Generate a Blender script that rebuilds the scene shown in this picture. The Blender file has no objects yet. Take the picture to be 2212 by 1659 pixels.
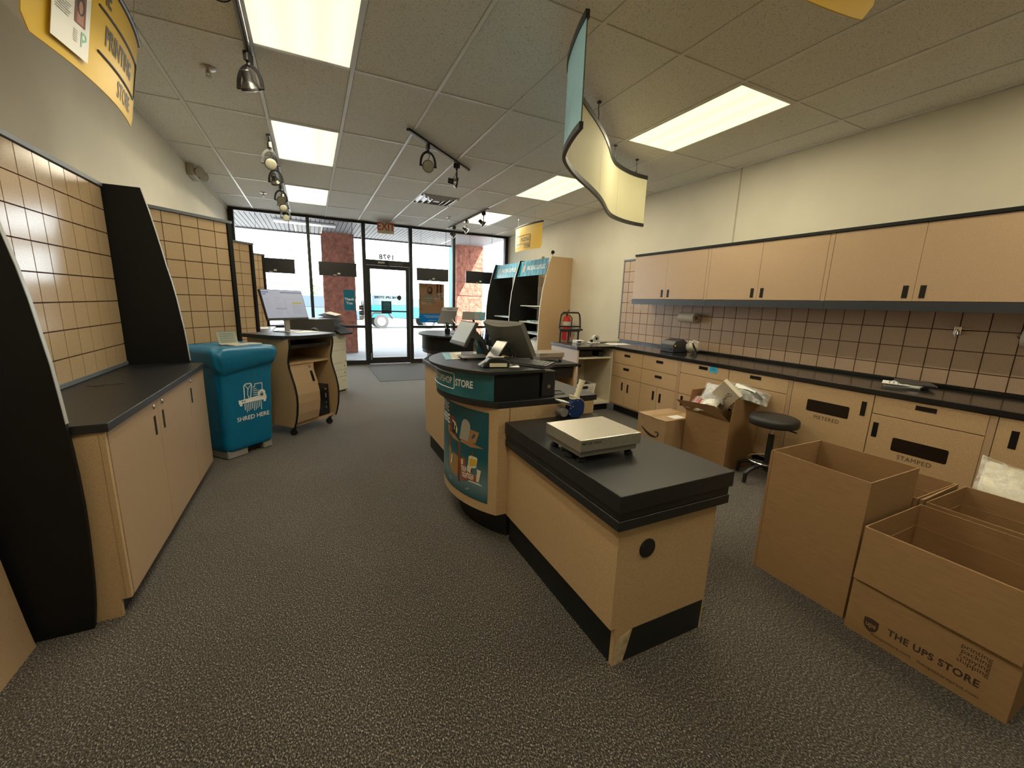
import bpy, bmesh, math, random
from math import sin, cos, pi, radians, sqrt, atan2
from mathutils import Vector, Matrix
random.seed(7)
SC = bpy.context.scene
COL = SC.collection

# ------------------------------------------------------------ camera, world, sun, exposure
cam_data = bpy.data.cameras.new('camera')
cam = bpy.data.objects.new('camera', cam_data)
COL.objects.link(cam)
YAW, PIT, ROL, FPX, CAMZ = 0.457349, -0.197186, 0.0325204, 879.54, 1.445
_f = Vector((sin(YAW)*cos(PIT), cos(YAW)*cos(PIT), sin(PIT)))
_r = Vector((cos(YAW), -sin(YAW), 0)); _u = _r.cross(_f)
_r2 = _r*cos(ROL) + _u*sin(ROL); _u2 = _u*cos(ROL) - _r*sin(ROL)
cam.matrix_world = Matrix(((_r2.x, _u2.x, -_f.x, 0), (_r2.y, _u2.y, -_f.y, 0), (_r2.z, _u2.z, -_f.z, CAMZ), (0, 0, 0, 1)))
cam_data.sensor_width = 36.0
cam_data.sensor_fit = 'HORIZONTAL'
cam_data.lens = FPX/2212*36.0
cam_data.clip_start = 0.02
cam_data.clip_end = 300
SC.camera = cam

SC.view_settings.view_transform = 'Standard'
SC.view_settings.look = 'None'
SC.view_settings.gamma = 1.0
SC.view_settings.use_curve_mapping = False
SC.view_settings.exposure = 0.48

W = bpy.data.worlds.new('world'); SC.world = W
W.use_nodes = True
_bg = W.node_tree.nodes['Background']
_bg.inputs['Color'].default_value = (0.86, 0.94, 1.0, 1)
_bg.inputs['Strength'].default_value = 6.5
SC.cycles.max_bounces = 10
SC.cycles.diffuse_bounces = 6
SC.cycles.glossy_bounces = 4
SC.cycles.transparent_max_bounces = 12
SC.cycles.sample_clamp_indirect = 6.0
SC.cycles.caustics_reflective = False
SC.cycles.caustics_refractive = False

sun_data = bpy.data.lights.new('sun', 'SUN')
sun_data.energy = 42.0
sun_data.angle = 0.01
sun_data.color = (1.0, 0.97, 0.92)
sun = bpy.data.objects.new('sun', sun_data); COL.objects.link(sun)
sun.location = (12, -6, 18)
sun.rotation_euler = Vector((-1.0, 0.9, -1.87)).to_track_quat('-Z', 'Y').to_euler()

# ------------------------------------------------------------ helpers
LOCAL = set()          # names of roots whose parts are given in the root's own frame

class MB:
    def __init__(s): s.v = []; s.f = []; s.m = []
    def add(s, vs, fs, m=0):
        o = len(s.v); s.v += [tuple(p) for p in vs]
        for f in fs: s.f.append([o+i for i in f]); s.m.append(m)
        return s
    def box(s, x0, y0, z0, x1, y1, z1, m=0):
        x0, x1 = sorted((x0, x1)); y0, y1 = sorted((y0, y1)); z0, z1 = sorted((z0, z1))
        return s.add([(x0,y0,z0),(x1,y0,z0),(x1,y1,z0),(x0,y1,z0),(x0,y0,z1),(x1,y0,z1),(x1,y1,z1),(x0,y1,z1)],
                     [(0,3,2,1),(4,5,6,7),(0,1,5,4),(1,2,6,5),(2,3,7,6),(3,0,4,7)], m)
    def obox(s, c, ex, ey, ez, m=0):
        c, ex, ey, ez = map(Vector, (c, ex, ey, ez)); P = []
        for k in (-1, 1):
            for i, j in ((-1,-1),(1,-1),(1,1),(-1,1)): P.append(c+ex*i+ey*j+ez*k)
        return s.add(P, [(0,3,2,1),(4,5,6,7),(0,1,5,4),(1,2,6,5),(2,3,7,6),(3,0,4,7)], m)
    def ext(s, pts, vec, m=0, mside=None):
        n = len(pts); vec = Vector(vec); a = [Vector(p) for p in pts]; b = [p+vec for p in a]
        s.add(a+b, [tuple(range(n))[::-1], tuple(range(n, 2*n))], m)
        o = len(s.v)-2*n
        for i in range(n):
            j = (i+1) % n; s.f.append([o+i, o+j, o+n+j, o+n+i]); s.m.append(m if mside is None else mside)
        return s
    def prism(s, pts, z0, z1, m=0, mside=None):
        return s.ext([(p[0], p[1], z0) for p in pts], (0, 0, z1-z0), m, mside)
    def cyl(s, p0, p1, r0, r1=None, n=16, m=0):
        p0, p1 = Vector(p0), Vector(p1); r1 = r0 if r1 is None else r1
        d = (p1-p0).normalized(); a = d.orthogonal().normalized(); b = d.cross(a)
        P = [p0+(a*cos(2*pi*i/n)+b*sin(2*pi*i/n))*r0 for i in range(n)]+[p1+(a*cos(2*pi*i/n)+b*sin(2*pi*i/n))*r1 for i in range(n)]
        F = [tuple(range(n))[::-1], tuple(range(n, 2*n))]+[(i, (i+1) % n, n+(i+1) % n, n+i) for i in range(n)]
        return s.add(P, F, m)
    def lathe(s, prof, p0, axis=(0,0,1), n=24, m=0):
        p0 = Vector(p0); d = Vector(axis).normalized(); a = d.orthogonal().normalized(); b = d.cross(a); P = []
        for r, z in prof:
            for i in range(n): P.append(p0+d*z+(a*cos(2*pi*i/n)+b*sin(2*pi*i/n))*max(r, 1e-4))
        k = len(prof); F = [(j*n+i, j*n+(i+1) % n, (j+1)*n+(i+1) % n, (j+1)*n+i) for j in range(k-1) for i in range(n)]
        F += [tuple(range(n))[::-1], tuple(range((k-1)*n, k*n))]
        return s.add(P, F, m)
    def tube(s, path, r, n=8, m=0, closed=False):
        P = [Vector(p) for p in path]; k = len(P); V = []
        prev = None
        for i in range(k):
            if closed: t = P[(i+1) % k]-P[i-1]
            else: t = P[min(i+1, k-1)]-P[max(i-1, 0)]
            t.normalize()
            a = t.orthogonal() if prev is None else prev-t*prev.dot(t)
            if a.length < 1e-6: a = t.orthogonal()
            a.normalize(); prev = a; b = t.cross(a)
            rr = r[i] if isinstance(r, (list, tuple)) else r
            V += [P[i]+(a*cos(2*pi*j/n)+b*sin(2*pi*j/n))*rr for j in range(n)]
        F = [(i*n+j, i*n+(j+1) % n, ((i+1) % k)*n+(j+1) % n, ((i+1) % k)*n+j) for i in range(k if closed else k-1) for j in range(n)]
        if not closed: F += [tuple(range(n))[::-1], tuple(range((k-1)*n, k*n))]
        return s.add(V, F, m)
    def bar(s, path, w, h, up=(0,0,1), m=0):
        P = [Vector(p) for p in path]; k = len(P); V = []; up = Vector(up)
        for i in range(k):
            t = (P[min(i+1, k-1)]-P[max(i-1, 0)]).normalized(); a = t.cross(up).normalized()*w/2; b = up*h/2
            V += [P[i]-a-b, P[i]+a-b, P[i]+a+b, P[i]-a+b]
        F = [(i*4+j, i*4+(j+1) % 4, i*4+4+(j+1) % 4, i*4+4+j) for i in range(k-1) for j in range(4)]
        F += [(3,2,1,0), tuple(range((k-1)*4, k*4))]
        return s.add(V, F, m)
    def grid(s, fn, nu, nv, m=0, cu=False):
        V = [fn(i/nu, j/nv) for j in range(nv+1) for i in range(nu if cu else nu+1)]; w = nu if cu else nu+1
        F = [(j*w+i, j*w+(i+1) % w, (j+1)*w+(i+1) % w, (j+1)*w+i) for j in range(nv) for i in range(nu)]
        return s.add(V, F, m)
    def ball(s, c, r, n=12, m=0, sz=1.0):
        return s.lathe([(r*sin(pi*i/n), -r*sz*cos(pi*i/n)) for i in range(n+1)], c, (0,0,1), 2*n, m)
    def quad(s, a, b, c, d, m=0): return s.add([a, b, c, d], [(0,1,2,3)], m)

def root_of(o):
    while o.parent: o = o.parent
    return o

def link(name, me, parent):
    o = bpy.data.objects.new(name, me); COL.objects.link(o)
    if parent: o.parent = parent
    return o

def part(mb, name, mats, parent=None, smooth=False, bevel=0, seg=2, solid=0, sharp=35, local=None, sub=0):
    V = [Vector(p) for p in mb.v]
    if parent:
        r = root_of(parent)
        if r.name not in LOCAL: V = [p-r.location for p in V]
    me = bpy.data.meshes.new(name)
    me.from_pydata(V, [], mb.f)
    mats = mats if isinstance(mats, (list, tuple)) else [mats]
    for m in mats: me.materials.append(m)
    for p, k in zip(me.polygons, mb.m): p.material_index = min(k, len(mats)-1)
    bm = bmesh.new(); bm.from_mesh(me)
    bmesh.ops.recalc_face_normals(bm, faces=bm.faces[:])
    bm.to_mesh(me); bm.free()
    if smooth or bevel:
        for p in me.polygons: p.use_smooth = True
        me.set_sharp_from_angle(angle=radians(sharp))
    o = link(name, me, parent)
    if solid:
        md = o.modifiers.new('solid', 'SOLIDIFY'); md.thickness = solid; md.offset = 0
    if sub:
        md = o.modifiers.new('sub', 'SUBSURF'); md.levels = sub; md.render_levels = sub
    if bevel:
        md = o.modifiers.new('bevel', 'BEVEL'); md.width = bevel; md.segments = seg; md.limit_method = 'ANGLE'; md.angle_limit = radians(40)
        md.harden_normals = True
    return o

def tag(o, label, cat, group=None):
    o['label'] = label; o['category'] = cat
    if group: o['group'] = group
    return o

def thing(name, label, cat, loc=(0,0,0), rz=0, group=None, local=False, rx=0):
    o = bpy.data.objects.new(name, None); COL.objects.link(o)
    o.empty_display_size = 0.1; o.location = loc; o.rotation_euler = (rx, 0, rz)
    if local or rz: LOCAL.add(o.name)
    return tag(o, label, cat, group)

def single(mb, name, mats, label, cat, group=None, **k):
    xs = [p[0] for p in mb.v]; ys = [p[1] for p in mb.v]; zs = [p[2] for p in mb.v]
    c = Vector(((min(xs)+max(xs))/2, (min(ys)+max(ys))/2, min(zs)))
    mb.v = [tuple(Vector(p)-c) for p in mb.v]
    o = part(mb, name, mats, None, **k); o.location = c
    return tag(o, label, cat, group)

def struct(o): o['kind'] = 'structure'; return o

def sroot(name, loc=(0,0,0)):
    o = bpy.data.objects.new(name, None); COL.objects.link(o); o.location = loc; o['kind'] = 'structure'
    return o

def dup(root, loc, rz, label, group=None, cat=None):
    r = root.copy(); COL.objects.link(r); r.location = loc; r.rotation_euler = (root.rotation_euler.x, root.rotation_euler.y, rz)
    r['label'] = label
    if group: r['group'] = group
    if root.name in LOCAL: LOCAL.add(r.name)
    def rec(a, b):
        for ch in list(a.children):
            c = ch.copy(); COL.objects.link(c); c.parent = b; rec(ch, c)
    rec(root, r)
    return r

def text_mesh(s, size, bold=0, xs=1.0, spacing=1.0, align='CENTER'):
    cu = bpy.data.curves.new('lettering', 'FONT'); cu.body = s; cu.size = size; cu.align_x = align; cu.align_y = 'CENTER'
    cu.offset = bold*size; cu.space_character = spacing; cu.resolution_u = 3
    o = bpy.data.objects.new('lettering', cu); COL.objects.link(o)
    bpy.context.view_layer.update()
    me = bpy.data.meshes.new_from_object(o.evaluated_get(bpy.context.evaluated_depsgraph_get()))
    V = [(v.co.x*xs, v.co.y) for v in me.vertices]; F = [tuple(p.vertices) for p in me.polygons]
    bpy.data.objects.remove(o); bpy.data.curves.remove(cu); bpy.data.meshes.remove(me)
    return V, F

def put_text(mb, s, size, o, ux, uy, bold=0, xs=1.0, spacing=1.0, align='CENTER', m=0):
    V, F = text_mesh(s, size, bold, xs, spacing, align); o, ux, uy = Vector(o), Vector(ux).normalized(), Vector(uy).normalized()
    mb.add([o+ux*a+uy*b for a, b in V], F, m); return mb

def map_text(mb, s, size, fn, bold=0, xs=1.0, spacing=1.0, align='CENTER', m=0):
    V, F = text_mesh(s, size, bold, xs, spacing, align)
    mb.add([fn(a, b) for a, b in V], F, m); return mb

# ------------------------------------------------------------ materials
def mat(name, col, rough=0.5, metal=0.0, spec=0.5, noise=None, bump=None, emit=None, alpha=None, coat=0, dark=None, trans=0):
    M = bpy.data.materials.new(name); M.use_nodes = True
    nt = M.node_tree; N = nt.nodes; L = nt.links; b = N['Principled BSDF']
    b.inputs['Base Color'].default_value = (*col, 1); b.inputs['Roughness'].default_value = rough
    b.inputs['Metallic'].default_value = metal; b.inputs['Specular IOR Level'].default_value = spec
    if coat: b.inputs['Coat Weight'].default_value = coat
    if trans: b.inputs['Transmission Weight'].default_value = trans
    if alpha is not None: b.inputs['Alpha'].default_value = alpha
    if emit:
        b.inputs['Emission Color'].default_value = (*emit[0], 1); b.inputs['Emission Strength'].default_value = emit[1]
    tc = N.new('ShaderNodeTexCoord')
    if noise:   # (scale, amount[, stretch])
        mp = N.new('ShaderNodeMapping'); L.new(tc.outputs['Object'], mp.inputs['Vector'])
        if len(noise) > 2: mp.inputs['Scale'].default_value = noise[2]
        n = N.new('ShaderNodeTexNoise'); n.inputs['Scale'].default_value = noise[0]; n.inputs['Detail'].default_value = 3
        L.new(mp.outputs[0], n.inputs['Vector'])
        r = N.new('ShaderNodeValToRGB'); r.color_ramp.elements[0].position = 0.3; r.color_ramp.elements[1].position = 0.7
        a = noise[1]; d = dark if dark else tuple(c*(1-a) for c in col); l = tuple(min(1, c*(1+a)) for c in col)
        r.color_ramp.elements[0].color = (*d, 1); r.color_ramp.elements[1].color = (*l, 1)
        L.new(n.outputs['Fac'], r.inputs['Fac']); L.new(r.outputs['Color'], b.inputs['Base Color'])
    if bump:    # (scale, strength, distance)
        n2 = N.new('ShaderNodeTexNoise'); n2.inputs['Scale'].default_value = bump[0]; n2.inputs['Detail'].default_value = 4
        L.new(tc.outputs['Object'], n2.inputs['Vector'])
        bp = N.new('ShaderNodeBump'); bp.inputs['Strength'].default_value = bump[1]; bp.inputs['Distance'].default_value = bump[2]
        L.new(n2.outputs['Fac'], bp.inputs['Height']); L.new(bp.outputs['Normal'], b.inputs['Normal'])
    return M

TAN = mat('tan laminate', (0.50, 0.345, 0.19), 0.42, noise=(240, 0.16))
TAN2 = mat('tan grid board', (0.50, 0.365, 0.225), 0.16, noise=(160, 0.10))
TANR = mat('pinkish tan laminate', (0.44, 0.305, 0.19), 0.30, noise=(200, 0.10))
GROOVE = mat('groove board brown', (0.11, 0.045, 0.022), 0.8)
BLK = mat('black laminate', (0.012, 0.013, 0.015), 0.42, noise=(400, 0.35))
BLKP = mat('black panel laminate', (0.0045, 0.0047, 0.0052), 0.6, 0, 0.3)
EDGE = mat('window sheen on black edge', (0.42, 0.43, 0.43), 0.4)
GREYTRIM = mat('blue grey trim', (0.13, 0.15, 0.18), 0.4)
BRONZE = mat('dark bronze aluminium', (0.022, 0.021, 0.02), 0.45, 0.3)
KICK = mat('black rubber kick base', (0.006, 0.007, 0.009), 0.5)
WALL = mat('cream wall paint', (0.66, 0.615, 0.49), 0.75, noise=(3, 0.03), bump=(260, 0.05, 0.002))
BLACK = mat('black plastic', (0.012, 0.012, 0.013), 0.4)
BLACKM = mat('black matte', (0.008, 0.008, 0.008), 0.8)
BLACKG = mat('black gloss', (0.01, 0.01, 0.012), 0.15)
DGREY = mat('dark grey plastic', (0.045, 0.045, 0.047), 0.45)
MGREY = mat('mid grey plastic', (0.20, 0.195, 0.18), 0.45)
LGREY = mat('light grey plastic', (0.48, 0.47, 0.43), 0.45)
WHITE = mat('white plastic', (0.78, 0.77, 0.73), 0.45)
PAPER = mat('white paper', (0.82, 0.82, 0.80), 0.7)
CREAMP = mat('cream plastic', (0.78, 0.72, 0.53), 0.35)
STEEL = mat('brushed steel', (0.62, 0.59, 0.52), 0.3, 0.9, noise=(60, 0.08, (1, 20, 1)))
CHROME = mat('chrome', (0.75, 0.75, 0.75), 0.12, 1.0)
TEAL = mat('teal print', (0.010, 0.165, 0.225), 0.35)
TEALD = mat('dark teal print', (0.008, 0.095, 0.135), 0.35)
TEALL = mat('pale teal print', (0.13, 0.34, 0.42), 0.4)
WHITEINK = mat('white ink', (0.82, 0.84, 0.84), 0.5)
BLACKINK = mat('black ink', (0.015, 0.014, 0.013), 0.6)
CARD = mat('cardboard', (0.32, 0.19, 0.085), 0.75, noise=(14, 0.07, (1, 1, 6)))
CARDIN = mat('cardboard inside', (0.29, 0.165, 0.072), 0.8, noise=(14, 0.07, (1, 1, 6)))
CARDINK = mat('brown box ink', (0.055, 0.028, 0.018), 0.8)
BAGTEAL = mat('turquoise plastic bag', (0.0, 0.15, 0.31), 0.38, noise=(9, 0.06), bump=(11, 0.45, 0.015))
YEL = mat('yellow sign face', (0.80, 0.55, 0.06), 0.4)
YELINK = mat('dark sign ink', (0.06, 0.05, 0.04), 0.5)
RED = mat('red paint', (0.45, 0.01, 0.012), 0.35)
REDINK = mat('red sign ink', (0.50, 0.01, 0.01), 0.5)
BLUEC = mat('navy blue plastic', (0.006, 0.03, 0.13), 0.35)

def glassmat(name, tint=(1, 1, 1), gl=0.06):
    M = bpy.data.materials.new(name); M.use_nodes = True; nt = M.node_tree; nt.nodes.clear()
    o = nt.nodes.new('ShaderNodeOutputMaterial'); mx = nt.nodes.new('ShaderNodeMixShader')
    t = nt.nodes.new('ShaderNodeBsdfTransparent'); t.inputs[0].default_value = (*tint, 1)
    g = nt.nodes.new('ShaderNodeBsdfGlossy'); g.inputs['Roughness'].default_value = 0.02
    fr = nt.nodes.new('ShaderNodeFresnel'); fr.inputs['IOR'].default_value = 1.35
    nt.links.new(fr.outputs[0], mx.inputs[0]); nt.links.new(t.outputs[0], mx.inputs[1]); nt.links.new(g.outputs[0], mx.inputs[2])
    nt.links.new(mx.outputs[0], o.inputs[0]); return M
GLASS = glassmat('window glass', (0.97, 0.98, 0.97))
CLEAR = glassmat('clear plastic', (0.88, 0.9, 0.9))

def plasticbag(name, tint):
    M = bpy.data.materials.new(name); M.use_nodes = True; nt = M.node_tree; b = nt.nodes['Principled BSDF']
    b.inputs['Base Color'].default_value = (*tint, 1); b.inputs['Roughness'].default_value = 0.16; b.inputs['Alpha'].default_value = 0.5
    n = nt.nodes.new('ShaderNodeTexNoise'); n.inputs['Scale'].default_value = 24; n.inputs['Detail'].default_value = 5
    tc = nt.nodes.new('ShaderNodeTexCoord'); nt.links.new(tc.outputs['Object'], n.inputs['Vector'])
    bp = nt.nodes.new('ShaderNodeBump'); bp.inputs['Strength'].default_value = 0.9; bp.inputs['Distance'].default_value = 0.02
    nt.links.new(n.outputs['Fac'], bp.inputs['Height']); nt.links.new(bp.outputs['Normal'], b.inputs['Normal'])
    r = nt.nodes.new('ShaderNodeMapRange'); r.inputs[1].default_value = 0.35; r.inputs[2].default_value = 0.65; r.inputs[3].default_value = 0.08; r.inputs[4].default_value = 0.5
    nt.links.new(n.outputs['Fac'], r.inputs[0]); nt.links.new(r.outputs[0], b.inputs['Alpha'])
    return M
BAG = plasticbag('clear poly bag', (0.80, 0.80, 0.76))

def carpetmat():
    M = bpy.data.materials.new('loop pile carpet'); M.use_nodes = True; nt = M.node_tree; N = nt.nodes; L = nt.links; b = N['Principled BSDF']
    b.inputs['Roughness'].default_value = 0.95; b.inputs['Specular IOR Level'].default_value = 0.15
    b.inputs['Sheen Weight'].default_value = 0.35; b.inputs['Sheen Roughness'].default_value = 0.4
    tc = N.new('ShaderNodeTexCoord'); mp = N.new('ShaderNodeMapping'); mp.inputs['Scale'].default_value = (1.0, 0.62, 1); mp.inputs['Rotation'].default_value = (0, 0, 0.5)
    L.new(tc.outputs['Object'], mp.inputs['Vector'])
    n = N.new('ShaderNodeTexNoise'); n.inputs['Scale'].default_value = 200; n.inputs['Detail'].default_value = 2; n.inputs['Roughness'].default_value = 0.7
    L.new(mp.outputs[0], n.inputs['Vector'])
    r = N.new('ShaderNodeValToRGB'); e = r.color_ramp.elements
    e[0].position = 0.36; e[0].color = (0.010, 0.009, 0.008, 1); e[1].position = 0.72; e[1].color = (0.62, 0.56, 0.48, 1)
    k = e.new(0.5); k.color = (0.055, 0.048, 0.041, 1); k = e.new(0.6); k.color = (0.165, 0.145, 0.122, 1)
    L.new(n.outputs['Fac'], r.inputs['Fac'])
    n3 = N.new('ShaderNodeTexNoise'); n3.inputs['Scale'].default_value = 1.3; n3.inputs['Detail'].default_value = 3; L.new(tc.outputs['Object'], n3.inputs['Vector'])
    mr = N.new('ShaderNodeMapRange'); mr.inputs[1].default_value = 0.3; mr.inputs[2].default_value = 0.7; mr.inputs[3].default_value = 0.88; mr.inputs[4].default_value = 1.1
    L.new(n3.outputs['Fac'], mr.inputs[0])
    mx = N.new('ShaderNodeMix'); mx.data_type = 'RGBA'; mx.blend_type = 'MULTIPLY'; mx.inputs[0].default_value = 1
    L.new(r.outputs[0], mx.inputs[6]); L.new(mr.outputs[0], mx.inputs[7]); L.new(mx.outputs[2], b.inputs['Base Color'])
    bp = N.new('ShaderNodeBump'); bp.inputs['Strength'].default_value = 0.7; bp.inputs['Distance'].default_value = 0.006
    L.new(n.outputs['Fac'], bp.inputs['Height']); L.new(bp.outputs['Normal'], b.inputs['Normal'])
    return M
CARPET = carpetmat()

def tilemat():
    M = bpy.data.materials.new('mineral fibre ceiling tile'); M.use_nodes = True; nt = M.node_tree; N = nt.nodes; L = nt.links; b = N['Principled BSDF']
    b.inputs['Roughness'].default_value = 0.9; b.inputs['Specular IOR Level'].default_value = 0.1
    tc = N.new('ShaderNodeTexCoord')
    n = N.new('ShaderNodeTexNoise'); n.inputs['Scale'].default_value = 150; n.inputs['Detail'].default_value = 3; L.new(tc.outputs['Object'], n.inputs['Vector'])
    r = N.new('ShaderNodeValToRGB'); e = r.color_ramp.elements
    e[0].position = 0.30; e[0].color = (0.42, 0.42, 0.38, 1); e[1].position = 0.42; e[1].color = (0.92, 0.92, 0.87, 1)
    L.new(n.outputs['Fac'], r.inputs['Fac']); L.new(r.outputs[0], b.inputs['Base Color'])
    bp = N.new('ShaderNodeBump'); bp.inputs['Strength'].default_value = 0.35; bp.inputs['Distance'].default_value = 0.004
    L.new(n.outputs['Fac'], bp.inputs['Height']); L.new(bp.outputs['Normal'], b.inputs['Normal'])
    return M
TILE = tilemat()
TBAR = mat('white painted tee bar', (0.86, 0.86, 0.83), 0.4)

def splitface():
    M = bpy.data.materials.new('red split face block'); M.use_nodes = True; nt = M.node_tree; N = nt.nodes; L = nt.links; b = N['Principled BSDF']
    b.inputs['Roughness'].default_value = 0.9
    tc = N.new('ShaderNodeTexCoord'); n = N.new('ShaderNodeTexNoise'); n.inputs['Scale'].default_value = 9; n.inputs['Detail'].default_value = 8; n.inputs['Roughness'].default_value = 0.65
    mp = N.new('ShaderNodeMapping'); mp.inputs['Scale'].default_value = (1, 1, 0.8); L.new(tc.outputs['Object'], mp.inputs[0]); L.new(mp.outputs[0], n.inputs['Vector'])
    r = N.new('ShaderNodeValToRGB'); e = r.color_ramp.elements
    e[0].position = 0.3; e[0].color = (0.09, 0.022, 0.013, 1); e[1].position = 0.72; e[1].color = (0.36, 0.125, 0.075, 1)
    L.new(n.outputs['Fac'], r.inputs['Fac']); L.new(r.outputs[0], b.inputs['Base Color'])
    bp = N.new('ShaderNodeBump'); bp.inputs['Strength'].default_value = 1.0; bp.inputs['Distance'].default_value = 0.08
    L.new(n.outputs['Fac'], bp.inputs['Height']); L.new(bp.outputs['Normal'], b.inputs['Normal'])
    return M
SPLIT = splitface()

def translucent(name, col, f=0.5, rough=0.4):
    M = bpy.data.materials.new(name); M.use_nodes = True; nt = M.node_tree; b = nt.nodes['Principled BSDF']; o = nt.nodes['Material Output']
    b.inputs['Base Color'].default_value = (*col, 1); b.inputs['Roughness'].default_value = rough
    t = nt.nodes.new('ShaderNodeBsdfTranslucent'); t.inputs[0].default_value = (*col, 1)
    mx = nt.nodes.new('ShaderNodeMixShader'); mx.inputs[0].default_value = f
    nt.links.new(b.outputs[0], mx.inputs[1]); nt.links.new(t.outputs[0], mx.inputs[2]); nt.links.new(mx.outputs[0], o.inputs[0])
    return M

# ------------------------------------------------------------ room shell
XL, XR, YB, YF, ZC = -1.28, 4.40, -3.0, 9.45, 3.004
struct(part(MB().box(XL-0.15, YB-0.15, -0.12, XR+0.15, YF+0.04, 0.0), 'floor', CARPET))
struct(part(MB().box(XL-0.15, YB-0.15, 0, XL, YF+0.1, ZC+0.2), 'wall_left', WALL))
struct(part(MB().box(XR, YB-0.15, 0, XR+0.15, YF+0.1, ZC+0.2), 'wall_right', WALL))
struct(part(MB().box(XL, YB-0.15, 0, XR, YB, ZC+0.2), 'wall_back', WALL))
ceil = struct(part(MB().box(XL, YB, ZC, XR, YF+0.1, ZC+0.2), 'ceiling', TILE))
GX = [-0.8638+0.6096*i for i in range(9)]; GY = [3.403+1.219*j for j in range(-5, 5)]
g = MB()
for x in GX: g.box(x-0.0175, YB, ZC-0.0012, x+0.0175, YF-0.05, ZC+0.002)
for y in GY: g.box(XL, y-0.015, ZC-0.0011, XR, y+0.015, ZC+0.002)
part(g, 'grid_shadow_line', mat('painted shadow line', (0.55, 0.54, 0.50), 0.9), ceil)  # darker strips beside the tee bars paint in their shadow lines
g = MB()
for x in GX: g.box(x-0.012, YB, ZC-0.006, x+0.012, YF-0.05, ZC+0.002)
for y in GY: g.box(XL, y-0.010, ZC-0.005, XR, y+0.010, ZC+0.002)
g.box(XL, YB, ZC-0.008, XL+0.02, YF-0.05, ZC+0.001).box(XR-0.02, YB, ZC-0.008, XR, YF-0.05, ZC+0.001)
part(g, 'ceiling_grid', TBAR, ceil)
struct(part(MB().box(XR-0.004, 3.318, 2.14, XR+0.001, 3.332, ZC), 'trim_1', mat('seam strip', (0.45, 0.41, 0.30), 0.7)))
mt = part(MB().box(1.02, 7.35, 0.0, 2.6, 9.05, 0.005), 'entrance_mat', mat('grey entrance carpet mat', (0.072, 0.07, 0.072), 0.95, noise=(190, 0.55)), None, bevel=0.002)
tag(mt, 'flat grey carpet mat on the floor just inside the glass door', 'mat')

# ------------------------------------------------------------ recessed fluorescent ceiling lights
DIFF = bpy.data.materials.new('prismatic diffuser'); DIFF.use_nodes = True
def _diff():
    nt = DIFF.node_tree; N = nt.nodes; L = nt.links; b = N['Principled BSDF']
    b.inputs['Base Color'].default_value = (0.8, 0.8, 0.7, 1); b.inputs['Roughness'].default_value = 0.3
    tc = N.new('ShaderNodeTexCoord'); sx = N.new('ShaderNodeSeparateXYZ'); L.new(tc.outputs['Object'], sx.inputs[0])
    m = N.new('ShaderNodeMath'); m.operation = 'MULTIPLY'; m.inputs[1].default_value = 2*pi/0.2; L.new(sx.outputs[0], m.inputs[0])
    c = N.new('ShaderNodeMath'); c.operation = 'COSINE'; L.new(m.outputs[0], c.inputs[0])
    r = N.new('ShaderNodeMapRange'); r.inputs[1].default_value = -1; r.inputs[2].default_value = 1; r.inputs[3].default_value = 0.70; r.inputs[4].default_value = 0.84
    L.new(c.outputs[0], r.inputs[0])
    b.inputs['Emission Color'].default_value = (1.0, 0.975, 0.66, 1); L.new(r.outputs[0], b.inputs['Emission Strength'])
    w = N.new('ShaderNodeTexNoise'); w.inputs['Scale'].default_value = 220; L.new(tc.outputs['Object'], w.inputs['Vector'])
    bp = N.new('ShaderNodeBump'); bp.inputs['Strength'].default_value = 0.3; bp.inputs['Distance'].default_value = 0.004
    L.new(w.outputs['Fac'], bp.inputs['Height']); L.new(bp.outputs['Normal'], b.inputs['Normal'])
_diff()
LAMPW = 20.5
def ceiling_light(ix, jy, label):
    x0 = GX[ix]; y0 = 3.403+1.219*jy; cx, cy = x0+0.3048, y0+0.6095
    t = thing('ceiling_light', label, 'ceiling light', (cx, cy, ZC), group='recessed fluorescent ceiling lights')
    f = MB()
    for a in (-1, 1):
        f.box(cx+a*0.292-0.010, cy-0.597, ZC-0.009, cx+a*0.292+0.010, cy+0.597, ZC-0.001)
        f.box(cx-0.292, cy+a*0.590-0.010, ZC-0.009, cx+0.292, cy+a*0.590+0.010, ZC-0.001)
    part(f, 'frame', TBAR, t)
    part(MB().box(cx-0.285, cy-0.583, ZC-0.006, cx+0.285, cy+0.583, ZC-0.001), 'diffuser', DIFF, t)
    for a in (-1, 1):
        ld = bpy.data.lights.new('edge_light_strip', 'AREA'); ld.shape = 'RECTANGLE'; ld.size = 0.009; ld.size_y = 1.15  # added light strips along the frame edges, lighting in place of the panel
        ld.energy = LAMPW/2; ld.color = (1.0, 0.89, 0.64)
        lo = bpy.data.objects.new('edge_light_strip', ld); COL.objects.link(lo); lo.parent = t; lo.location = (a*0.279, 0, -0.011)
ceiling_light(1, -1, 'large lit ceiling panel cut by the top edge of the photo, left of centre')
ceiling_light(1, 1, 'lit fluorescent ceiling panel over the shred bin, middle of the left row')
ceiling_light(1, 3, 'lit fluorescent ceiling panel of the left row closest to the shop front windows')
ceiling_light(6, -1, 'lit fluorescent ceiling panel of the right row, nearest the upper cabinets')
ceiling_light(6, 1, 'lit fluorescent ceiling panel half hidden behind the wavy hanging sign')
ceiling_light(6, 3, 'lit fluorescent ceiling panel beside the small far lighting track by the windows')
ceiling_light(1, -3, 'lit fluorescent ceiling panel of the left row, above and behind the camera')
ceiling_light(6, -3, 'lit fluorescent ceiling panel of the right row, above and behind the camera')

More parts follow.
